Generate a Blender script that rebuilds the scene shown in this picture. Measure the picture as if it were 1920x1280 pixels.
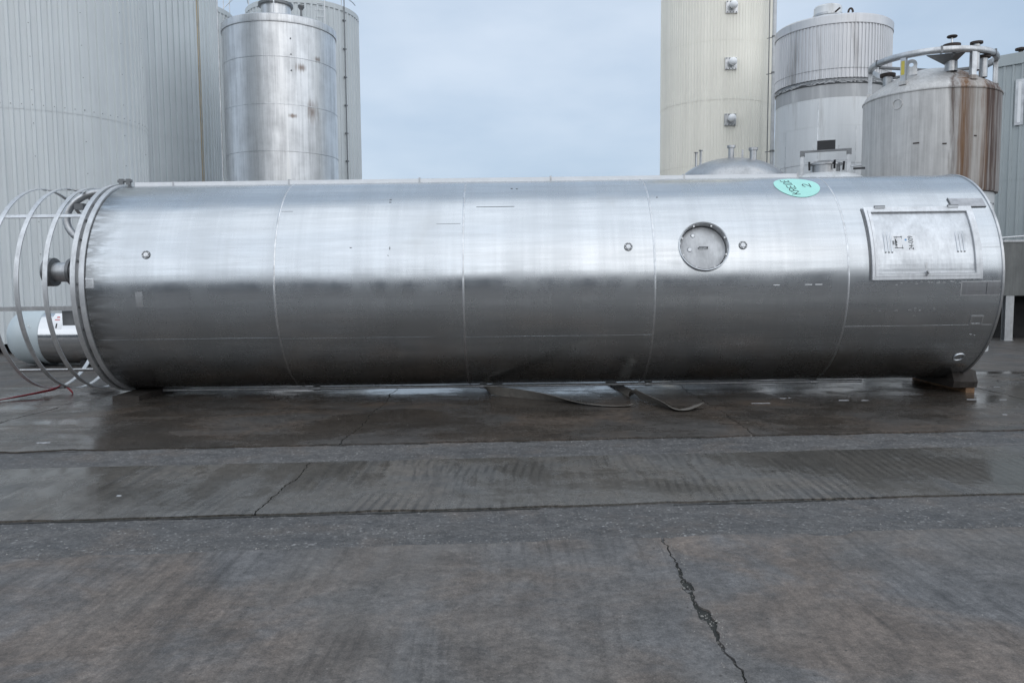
import bpy, math, random
from math import sin, cos, pi, radians, sqrt, atan2, hypot
from mathutils import Vector, Matrix, noise as mnoise

random.seed(7)
for o in list(bpy.data.objects):
    bpy.data.objects.remove(o)
scene = bpy.context.scene
COL = scene.collection

# ------------------------------------------------------------------ camera
CAM_H = 1.65
cd = bpy.data.cameras.new('camera')
cd.lens = 28.0
cd.sensor_width = 36.0
cd.clip_start = 0.1
cd.clip_end = 2000
cam = bpy.data.objects.new('camera', cd)
COL.objects.link(cam)
cam.matrix_world = (Matrix.Translation((0, 0, CAM_H)) @ Matrix.Rotation(radians(90 - 4.6), 4, 'X')
                    @ Matrix.Rotation(radians(-0.38), 4, 'Z'))
scene.camera = cam

# ------------------------------------------------------------------ sky and sun
SUN_EL, SUN_AZ = radians(32), radians(166)      # azimuth from +Y towards +X: behind the camera, a little right
world = bpy.data.worlds.new('World')
scene.world = world
world.use_nodes = True
wn, wl = world.node_tree.nodes, world.node_tree.links
wn.clear()
w_out = wn.new('ShaderNodeOutputWorld')
w_bg = wn.new('ShaderNodeBackground')
w_sky = wn.new('ShaderNodeTexSky')
w_sky.sky_type = 'NISHITA'
w_sky.sun_disc = False
w_sky.sun_elevation = SUN_EL
w_sky.sun_rotation = SUN_AZ
w_sky.dust_density = 2.0
w_co = wn.new('ShaderNodeTexCoord')
w_map = wn.new('ShaderNodeMapping')
w_map.inputs['Scale'].default_value = (1.0, 1.0, 2.6)
w_no = wn.new('ShaderNodeTexNoise')
w_no.inputs['Scale'].default_value = 2.3
w_no.inputs['Detail'].default_value = 5
w_no.inputs['Roughness'].default_value = 0.5
w_ra = wn.new('ShaderNodeValToRGB')
w_ra.color_ramp.elements[0].position = 0.36
w_ra.color_ramp.elements[0].color = (3.85, 4.95, 6.35, 1)
w_ra.color_ramp.elements[1].position = 0.66
w_ra.color_ramp.elements[1].color = (5.9, 6.75, 7.85, 1)
w_mix = wn.new('ShaderNodeMix')
w_mix.data_type = 'RGBA'
w_mix.inputs['Factor'].default_value = 0.86
wl.new(w_co.outputs['Generated'], w_map.inputs['Vector'])
wl.new(w_map.outputs['Vector'], w_no.inputs['Vector'])
wl.new(w_no.outputs['Fac'], w_ra.inputs['Fac'])
wl.new(w_sky.outputs['Color'], w_mix.inputs['A'])
wl.new(w_ra.outputs['Color'], w_mix.inputs['B'])
wl.new(w_mix.outputs['Result'], w_bg.inputs['Color'])
w_bg.inputs['Strength'].default_value = 0.1
wl.new(w_bg.outputs['Background'], w_out.inputs['Surface'])

sd = bpy.data.lights.new('sun', 'SUN')
sd.energy = 1.5
sd.angle = radians(140)
sd.color = (1.0, 0.97, 0.93)
sun = bpy.data.objects.new('sun', sd)
COL.objects.link(sun)
sdir = Vector((sin(SUN_AZ) * cos(SUN_EL), cos(SUN_AZ) * cos(SUN_EL), sin(SUN_EL)))
sun.rotation_euler = sdir.to_track_quat('Z', 'Y').to_euler()

scene.view_settings.view_transform = 'Standard'
scene.view_settings.look = 'None'
scene.view_settings.gamma = 1.0
scene.view_settings.use_curve_mapping = False
scene.view_settings.exposure = 0.28


# ------------------------------------------------------------------ material helpers
class NT:
    def __init__(self, name):
        self.m = bpy.data.materials.new(name)
        self.m.use_nodes = True
        self.t = self.m.node_tree
        self.b = self.t.nodes['Principled BSDF']

    def n(self, typ, **kw):
        nd = self.t.nodes.new(typ)
        for k, v in kw.items():
            if k.startswith('i_'):
                nd.inputs[k[2:].replace('_', ' ')].default_value = v
            else:
                setattr(nd, k, v)
        return nd

    def l(self, a, b):
        self.t.links.new(a, b)

    def coords(self, kind='Object', scale=(1, 1, 1), rot=(0, 0, 0)):
        if kind == 'World':
            g = self.n('ShaderNodeNewGeometry').outputs['Position']
        else:
            g = self.n('ShaderNodeTexCoord').outputs[kind]
        mp = self.n('ShaderNodeMapping')
        mp.inputs['Scale'].default_value = scale
        mp.inputs['Rotation'].default_value = rot
        self.l(g, mp.inputs['Vector'])
        return mp.outputs['Vector']

    def noise(self, vec, scale, detail=4, rough=0.55, dist=0.0):
        nd = self.n('ShaderNodeTexNoise', i_Scale=scale, i_Detail=detail, i_Roughness=rough, i_Distortion=dist)
        self.l(vec, nd.inputs['Vector'])
        return nd.outputs['Fac']

    def voro(self, vec, scale, feature='F1'):
        nd = self.n('ShaderNodeTexVoronoi', feature=feature, i_Scale=scale)
        self.l(vec, nd.inputs['Vector'])
        return nd

    def ramp(self, fac, p0, p1, c0=(0, 0, 0), c1=(1, 1, 1), interp='LINEAR'):
        r = self.n('ShaderNodeValToRGB')
        r.color_ramp.interpolation = interp
        r.color_ramp.elements[0].position = p0
        r.color_ramp.elements[1].position = p1
        r.color_ramp.elements[0].color = (*c0, 1)
        r.color_ramp.elements[1].color = (*c1, 1)
        self.l(fac, r.inputs['Fac'])
        return r.outputs['Color']

    def rng(self, fac, a, b, c, d, smooth=False):
        r = self.n('ShaderNodeMapRange')
        if smooth:
            r.interpolation_type = 'SMOOTHSTEP'
        for k, v in zip(('From Min', 'From Max', 'To Min', 'To Max'), (a, b, c, d)):
            r.inputs[k].default_value = v
        self.l(fac, r.inputs['Value'])
        return r.outputs['Result']

    def math(self, op, a, b=0.0, clamp=False):
        r = self.n('ShaderNodeMath', operation=op, use_clamp=clamp)
        for i, v in enumerate((a, b)):
            if hasattr(v, 'links'):
                self.l(v, r.inputs[i])
            else:
                r.inputs[i].default_value = v
        return r.outputs[0]

    def mix(self, fac, a, b, mode='MIX'):
        r = self.n('ShaderNodeMix', data_type='RGBA', blend_type=mode)
        for key, v in (('Factor', fac), ('A', a), ('B', b)):
            s = r.inputs[key]
            if key != 'Factor':
                s = [q for q in r.inputs if q.name == key and q.type == 'RGBA'][0]
            if hasattr(v, 'links'):
                self.l(v, s)
            elif key == 'Factor':
                s.default_value = v
            else:
                s.default_value = (*v, 1)
        return [q for q in r.outputs if q.type == 'RGBA'][0]

    def set(self, key, v):
        s = self.b.inputs[key]
        if hasattr(v, 'links'):
            self.l(v, s)
        elif isinstance(v, tuple):
            s.default_value = (*v, 1)
        else:
            s.default_value = v

    def bump(self, h, strength=0.3, dist=0.01, prev=None):
        b = self.n('ShaderNodeBump', i_Strength=strength, i_Distance=dist)
        self.l(h, b.inputs['Height'])
        if prev is not None:
            self.l(prev, b.inputs['Normal'])
        return b.outputs['Normal']


def simple(name, col, rough=0.5, metal=0.0, var=0.12, scale=6.0, bump=0.0, stretch=(1, 1, 1)):
    m = NT(name)
    v = m.coords('Object', stretch)
    f = m.noise(v, scale, 5, 0.6)
    lo = tuple(c * (1 - var) for c in col)
    hi = tuple(min(1, c * (1 + var)) for c in col)
    m.set('Base Color', m.ramp(f, 0.3, 0.7, lo, hi))
    m.set('Roughness', m.rng(f, 0.3, 0.7, rough * 0.85, min(1, rough * 1.15)))
    m.set('Metallic', metal)
    if bump:
        m.set('Normal', m.bump(m.noise(v, scale * 8, 4), bump, 0.01))
    return m.m


def tank_steel(name='brushed_stainless', base=(0.60, 0.625, 0.645), r0=0.19, r1=0.31):
    """cold rolled stainless sheet, streaked along the tank axis (X)"""
    m = NT(name)
    rnd = m.n('ShaderNodeObjectInfo').outputs['Random']
    long_v = m.coords('Object', (0.55, 9.0, 9.0))
    fine_v = m.coords('Object', (2.2, 70.0, 70.0))
    cross_v = m.coords('Object', (26.0, 0.8, 0.8))
    blob_v = m.coords('Object', (1, 1, 1))
    s1 = m.noise(long_v, 1.6, 6, 0.62, 0.3)
    s2 = m.noise(fine_v, 1.0, 4, 0.7)
    s3 = m.noise(cross_v, 1.0, 4, 0.65)
    s4 = m.noise(blob_v, 1.3, 5, 0.6, 0.4)
    streak = m.math('ADD', m.math('MULTIPLY', s1, 0.66), m.math('ADD', m.math('MULTIPLY', s2, 0.16), m.math('MULTIPLY', s3, 0.18)))
    col = m.ramp(streak, 0.34, 0.62, tuple(c * 0.88 for c in base), tuple(min(1, c * 1.06) for c in base))
    wide = m.noise(m.coords('Object', (2.4, 0.12, 0.12)), 1.0, 5, 0.6)
    col = m.mix(m.rng(wide, 0.40, 0.64, 0.0, 0.30, True), col, tuple(c * 0.72 for c in base))
    # grime: thin dark scuffs along the axis, brownish smears
    scuff = m.rng(m.noise(m.coords('Object', (0.35, 14.0, 14.0)), 1.3, 4, 0.6, 0.3), 0.60, 0.74, 0.0, 0.30, True)
    scuff = m.math('MULTIPLY', scuff, m.rng(s4, 0.42, 0.62, 0.0, 1.0, True))
    col = m.mix(scuff, col, (0.22, 0.22, 0.215))
    smear = m.rng(s4, 0.58, 0.75, 0.0, 0.15, True)
    col = m.mix(smear, col, (0.40, 0.385, 0.35))
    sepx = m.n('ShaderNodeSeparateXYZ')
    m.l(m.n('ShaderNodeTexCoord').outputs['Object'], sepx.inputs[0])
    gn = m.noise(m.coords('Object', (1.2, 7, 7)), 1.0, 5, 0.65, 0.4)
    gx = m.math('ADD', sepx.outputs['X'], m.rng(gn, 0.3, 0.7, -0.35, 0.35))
    edge = m.rng(gx, -5.35, -4.95, 1.0, 0.0, True)  # dark reflection at the left end, painted into the colour along with smudges
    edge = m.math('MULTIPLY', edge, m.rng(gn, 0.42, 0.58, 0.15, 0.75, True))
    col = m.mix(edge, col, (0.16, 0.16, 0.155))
    col = m.mix(1.0, col, m.ramp(rnd, 0, 1, (0.95, 0.95, 0.95), (1.0, 1.0, 1.0)), 'MULTIPLY')
    m.set('Base Color', col)
    m.set('Metallic', 1.0)
    rg = m.math('ADD', m.math('ADD', m.rng(streak, 0.34, 0.62, 0.265, 0.205), m.rng(wide, 0.36, 0.64, -0.025, 0.045)), m.math('MULTIPLY', scuff, 0.10))
    rg = m.math('ADD', rg, m.rng(s4, 0.4, 0.7, 0.0, 0.08))
    m.set('Roughness', rg)
    b1 = m.bump(m.noise(m.coords('Object', (0.5, 1.2, 1.2)), 1.1, 2, 0.45), 0.22, 0.03)
    m.set('Normal', b1)
    return m.m


def old_steel(name, base=(0.50, 0.50, 0.50), r0=0.28, r1=0.5, vscale=(7, 7, 0.5), rust=0.0, rust_x=(9, 10), stain=0.35, metal=1.0, spot=None):
    """weathered steel with streaks running down (Z)"""
    m = NT(name)
    v = m.coords('Object', vscale)
    s1 = m.noise(v, 1.0, 6, 0.65, 0.2)
    s2 = m.noise(m.coords('Object', (1, 1, 1)), 1.7, 6, 0.65)
    s3 = m.noise(m.coords('Object', (30, 30, 0.8)), 1.0, 4, 0.7)
    f = m.math('ADD', m.math('MULTIPLY', s1, 0.45), m.math('ADD', m.math('MULTIPLY', s2, 0.3), m.math('MULTIPLY', s3, 0.25)))
    col = m.ramp(f, 0.36, 0.62, tuple(c * 0.66 for c in base), tuple(min(1, c * 1.12) for c in base))
    st = m.rng(m.math('ADD', m.math('MULTIPLY', s1, 0.7), m.math('MULTIPLY', s2, 0.3)), 0.55, 0.72, 0.0, stain, True)
    col = m.mix(st, col, (0.30, 0.25, 0.19))
    met = metal
    rough = m.rng(f, 0.36, 0.62, r1, r0)
    if rust:
        sep = m.n('ShaderNodeSeparateXYZ')
        m.l(m.n('ShaderNodeTexCoord').outputs['Object'], sep.inputs[0])
        nz_ = m.noise(m.coords('Object', (5, 5, 0.5)), 1.0, 5, 0.65, 0.2)
        xx = m.math('ADD', sep.outputs['X'], m.rng(nz_, 0.3, 0.7, -0.07, 0.07))
        xx = m.math('ADD', m.math('MULTIPLY', xx, 0.7), 0.0)
        rp1 = m.n('ShaderNodeValToRGB')
        rp2 = m.n('ShaderNodeValToRGB')
        for nd_, stops in ((rp1, ((0.34, 0), (0.405, 0.85), (0.47, 0.35), (0.54, 0.75), (0.63, 0.95), (0.74, 0.7), (0.83, 0.4), (0.92, 0.45), (0.99, 0.85), (1.05, 0.9), (1.2, 0.95), (1.33, 0.6))),
                           (rp2, ((0.3, (0.075, 0.045, 0.036)), (0.46, (0.10, 0.06, 0.04)), (0.56, (0.22, 0.12, 0.06)), (0.72, (0.17, 0.092, 0.05)), (0.86, (0.2, 0.14, 0.08)),
                                  (0.98, (0.20, 0.11, 0.055)), (1.07, (0.085, 0.05, 0.04)), (1.25, (0.08, 0.05, 0.042))))):
            el = nd_.color_ramp.elements
            while len(el) > 1:
                el.remove(el[-1])
            for q, (pos, c) in enumerate(stops):
                e_ = el[0] if q == 0 else el.new(pos * 0.7)
                e_.position = pos * 0.7
                e_.color = (c, c, c, 1) if not isinstance(c, tuple) else (*c, 1)
            m.l(xx, nd_.inputs['Fac'])
        rr = m.math('MULTIPLY', rp1.outputs['Color'], m.rng(m.noise(m.coords('Object', (12, 12, 0.35)), 1.0, 5, 0.7), 0.36, 0.60, 0.55, 1.0, True))
        rr = m.math('MULTIPLY', rr, rust * 1.15, True)
        rc = m.mix(m.rng(s2, 0.4, 0.65, 0, 0.35), rp2.outputs['Color'], (0.12, 0.075, 0.05))
        col = m.mix(rr, col, rc)
        met = m.math('MULTIPLY', m.math('SUBTRACT', 1.0, rr), metal)
        rough = m.math('ADD', rough, m.math('MULTIPLY', rr, 0.35))
    if spot:
        for (sx, sy, sz, rad, drip) in spot:
            pos = m.n('ShaderNodeVectorMath', operation='SUBTRACT')
            m.l(m.n('ShaderNodeTexCoord').outputs['Object'], pos.inputs[0])
            pos.inputs[1].default_value = (sx, sy, sz)
            mp = m.n('ShaderNodeMapping')
            mp.inputs['Scale'].default_value = (1, 1, drip)
            m.l(pos.outputs[0], mp.inputs['Vector'])
            ln = m.n('ShaderNodeVectorMath', operation='LENGTH')
            m.l(mp.outputs['Vector'], ln.inputs[0])
            d = m.math('ADD', ln.outputs['Value'], m.math('MULTIPLY', m.math('SUBTRACT', s3, 0.5), rad * 3.0))
            k = m.rng(d, rad * 0.05, rad * 1.25, 0.75, 0.0, True)
            col = m.mix(k, col, (0.13, 0.065, 0.03))
    m.set('Base Color', col)
    m.set('Metallic', met)
    m.set('Roughness', rough)
    b1 = m.bump(s2, 0.25, 0.03)
    m.set('Normal', m.bump(s3, 0.08, 0.004, b1))
    return m.m


def cladding(name, base, dirt=(0.30, 0.28, 0.24), rough=0.45, amount=0.25, metal=0.0):
    m = NT(name)
    s1 = m.noise(m.coords('Object', (3, 3, 0.22)), 1.0, 6, 0.65, 0.2)
    s2 = m.noise(m.coords('Object', (1, 1, 1)), 0.6, 5, 0.6)
    s3 = m.noise(m.coords('Object', (22, 22, 1.0)), 1.0, 4, 0.7)
    f = m.math('ADD', m.math('MULTIPLY', s1, 0.5), m.math('ADD', m.math('MULTIPLY', s2, 0.3), m.math('MULTIPLY', s3, 0.2)))
    col = m.ramp(f, 0.35, 0.65, tuple(c * 0.88 for c in base), tuple(min(1, c * 1.06) for c in base))
    col = m.mix(m.rng(s1, 0.52, 0.75, 0, amount, True), col, dirt)
    m.set('Base Color', col)
    m.set('Roughness', m.rng(f, 0.35, 0.65, rough * 1.2, rough * 0.85))
    m.set('Metallic', metal)
    m.set('Normal', m.bump(s2, 0.15, 0.02))
    return m.m


def concrete(name, base, warm_c, cool_c, r_dry, r_wet, wet0, wet1, streak=1.0, sscale=(6.0, 0.5, 1), rotz=0.0, mott=1.0, dark=0.5, lines=0.0):
    """yard concrete: tyre and sweeping streaks, mottling, grit, pores, oil stains, damp patches (dark and glossy)"""
    m = NT(name)
    W = m.coords('World')

    def amp(f, lo, hi, k):
        return m.rng(f, 0.34, 0.66, 1 + (lo - 1) * k, 1 + (hi - 1) * k)
    warp = m.n('ShaderNodeTexNoise', i_Scale=0.5, i_Detail=3)
    m.l(W, warp.inputs['Vector'])
    wv = m.n('ShaderNodeVectorMath', operation='MULTIPLY_ADD')
    m.l(warp.outputs['Color'], wv.inputs[0])
    wv.inputs[1].default_value = (0.22, 0.1, 0)
    m.l(W, wv.inputs[2])

    def stretched(sc, rz):
        mp = m.n('ShaderNodeMapping')
        mp.inputs['Scale'].default_value = sc
        mp.inputs['Rotation'].default_value = (0, 0, rz)
        m.l(wv.outputs[0], mp.inputs['Vector'])
        return mp.outputs['Vector']
    st = m.noise(stretched(sscale, rotz), 1.0, 6, 0.6, 0.2)
    st2 = m.noise(stretched((sscale[0] * 4, sscale[1] * 1.6, 1), rotz + 0.15), 1.0, 4, 0.6, 0.1)
    st3 = m.noise(stretched((sscale[0] * 3, sscale[1] * 0.7, 1), rotz - 0.55), 1.0, 4, 0.6, 0.1)
    big = m.noise(W, 0.45, 6, 0.6, 0.6)
    mid = m.noise(W, 2.6, 8, 0.66, 0.3)
    sm = m.noise(W, 13, 6, 0.68)
    fine = m.noise(W, 34, 5, 0.8)
    grit = m.noise(W, 130, 3, 0.75)
    v = amp(st, 0.84, 1.14, streak)
    gate0 = m.rng(m.noise(W, 0.6, 3, 0.5, 0.4), 0.44, 0.6, 0.0, 1.0, True)
    v = m.math('MULTIPLY', v, m.math('SUBTRACT', 1.0, m.math('MULTIPLY', gate0, m.rng(st2, 0.47, 0.62, 0.0, 0.30 * streak, True))))
    gate = m.rng(m.noise(W, 0.8, 3), 0.46, 0.6, 0.0, 1.0, True)
    v = m.math('MULTIPLY', v, m.math('SUBTRACT', 1.0, m.math('MULTIPLY', gate, m.rng(st3, 0.5, 0.64, 0.0, 0.28 * streak, True))))
    v = m.math('MULTIPLY', v, amp(mid, 0.74, 1.22, mott))
    v = m.math('MULTIPLY', v, amp(sm, 0.78, 1.20, mott))
    v = m.math('MULTIPLY', v, amp(fine, 0.66, 1.34, 1.0))
    v = m.math('MULTIPLY', v, amp(grit, 0.74, 1.26, 1.0))
    if lines:
        wa = m.n('ShaderNodeTexWave', wave_type='BANDS', bands_direction='X', wave_profile='SIN', i_Scale=4.2, i_Distortion=3.5, i_Detail=3.0)
        wa.inputs['Detail Scale'].default_value = 0.6
        m.l(m.coords('World', (1, 0.25, 1), (0, 0, rotz - 0.2)), wa.inputs['Vector'])
        lg = m.rng(m.noise(W, 0.7, 3, 0.5), 0.48, 0.60, 0.0, lines, True)
        v = m.math('MULTIPLY', v, m.math('SUBTRACT', 1.0, m.math('MULTIPLY', lg, m.rng(wa.outputs['Fac'], 0.45, 0.9, 0, 1, True))))
    tint = m.mix(m.rng(m.noise(W, 0.9, 6, 0.62, 0.5), 0.40, 0.60, 0, 1, True), cool_c, warm_c)
    tint = m.mix(m.rng(big, 0.4, 0.62, 0, 0.7, True), tint, base)
    comb = m.n('ShaderNodeCombineColor')
    for q in range(3):
        m.l(v, comb.inputs[q])
    col = m.mix(1.0, tint, comb.outputs[0], 'MULTIPLY')
    # pores, gravel ends and dark specks
    vo = m.voro(W, 14).outputs['Distance']
    sp = m.math('MULTIPLY', m.rng(vo, 0.05, 0.15, 1.0, 0.0, True), m.rng(m.noise(W, 4, 3), 0.50, 0.60, 0, 0.8, True))
    col = m.mix(sp, col, tuple(c * 0.25 for c in base))
    vo2 = m.voro(W, 33)
    s2 = m.n('ShaderNodeSeparateColor')
    m.l(vo2.outputs['Color'], s2.inputs[0])
    pale = m.math('MULTIPLY', m.rng(vo2.outputs['Distance'], 0.06, 0.16, 1.0, 0.0, True), m.rng(s2.outputs[0], 0.86, 0.96, 0, 0.6))
    col = m.mix(pale, col, tuple(min(1, c * 2.2) for c in base))
    # oil and old water stains
    oil = m.math('ADD', m.math('MULTIPLY', m.noise(W, 1.15, 6, 0.62, 0.8), 0.75), m.math('MULTIPLY', sm, 0.25))
    col = m.mix(m.rng(oil, 0.54, 0.63, 0, dark, True), col, tuple(c * 0.40 for c in base))
    # dampness
    wet = m.math('ADD', m.math('MULTIPLY', big, 0.55), m.math('ADD', m.math('MULTIPLY', mid, 0.2), m.math('MULTIPLY', st, 0.25)))
    wet = m.rng(wet, wet0, wet1, 0.0, 1.0, True)
    col = m.mix(m.math('MULTIPLY', wet, 0.5), col, tuple(c * 0.5 for c in base))
    m.set('Base Color', col)
    rg = m.rng(wet, 0, 1, r_dry, r_wet)
    rg = m.math('ADD', rg, m.rng(sm, 0.34, 0.66, -0.06, 0.07))
    m.set('Roughness', rg)
    m.set('Specular IOR Level', 0.5)
    hgt = m.math('ADD', m.math('MULTIPLY', fine, 0.6), m.math('MULTIPLY', grit, 0.4))
    b = m.n('ShaderNodeBump', i_Distance=0.006)
    m.l(m.rng(wet, 0, 1, 0.50, 0.05), b.inputs['Strength'])
    m.l(hgt, b.inputs['Height'])
    m.set('Normal', m.bump(mid, 0.10, 0.02, b.outputs['Normal']))
    return m.m


def asphalt(name):
    m = NT(name)
    W = m.coords('World')
    big = m.noise(W, 0.8, 6, 0.6, 0.4)
    mid = m.noise(m.coords('World', (1.2, 4.0, 1)), 1.2, 6, 0.65, 0.3)
    v1 = m.voro(W, 30)
    v2 = m.voro(W, 13)
    fine = m.noise(W, 70, 5, 0.78)
    f = m.math('ADD', m.math('MULTIPLY', big, 0.4), m.math('MULTIPLY', mid, 0.6))
    col = m.ramp(f, 0.36, 0.66, (0.055, 0.053, 0.052), (0.140, 0.132, 0.124))
    col = m.mix(m.rng(m.noise(W, 1.7, 5, 0.6), 0.5, 0.68, 0, 0.6, True), col, (0.125, 0.102, 0.084))
    st = m.rng(v1.outputs['Distance'], 0.12, 0.38, 1.0, 0.0, True)
    sepc = m.n('ShaderNodeSeparateColor')
    m.l(v1.outputs['Color'], sepc.inputs[0])
    pick = m.rng(sepc.outputs[0], 0.45, 0.95, 0.0, 0.75)
    col = m.mix(m.math('MULTIPLY', st, pick), col, (0.36, 0.35, 0.335))
    sepd = m.n('ShaderNodeSeparateColor')
    m.l(v2.outputs['Color'], sepd.inputs[0])
    big_st = m.math('MULTIPLY', m.rng(v2.outputs['Distance'], 0.10, 0.30, 1.0, 0.0, True), m.rng(sepd.outputs[1], 0.86, 0.97, 0, 0.5))
    col = m.mix(big_st, col, (0.36, 0.35, 0.335))
    col = m.mix(m.rng(fine, 0.36, 0.54, 0.75, 0.0), col, (0.03, 0.03, 0.032))
    g1 = m.noise(W, 8, 6, 0.7, 0.3)
    g2 = m.noise(W, 26, 5, 0.75)
    gv = m.math('MULTIPLY', m.rng(g1, 0.34, 0.66, 0.70, 1.32), m.rng(g2, 0.34, 0.66, 0.62, 1.40))
    cc = m.n('ShaderNodeCombineColor')
    for q in range(3):
        m.l(gv, cc.inputs[q])
    col = m.mix(1.0, col, cc.outputs[0], 'MULTIPLY')
    m.set('Base Color', col)
    m.set('Roughness', m.rng(f, 0.36, 0.66, 0.42, 0.75))
    h = m.math('SUBTRACT', m.math('MULTIPLY', fine, 0.5), m.math('MULTIPLY', v1.outputs['Distance'], 0.8))
    m.set('Normal', m.bump(h, 0.7, 0.008))
    return m.m


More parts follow.
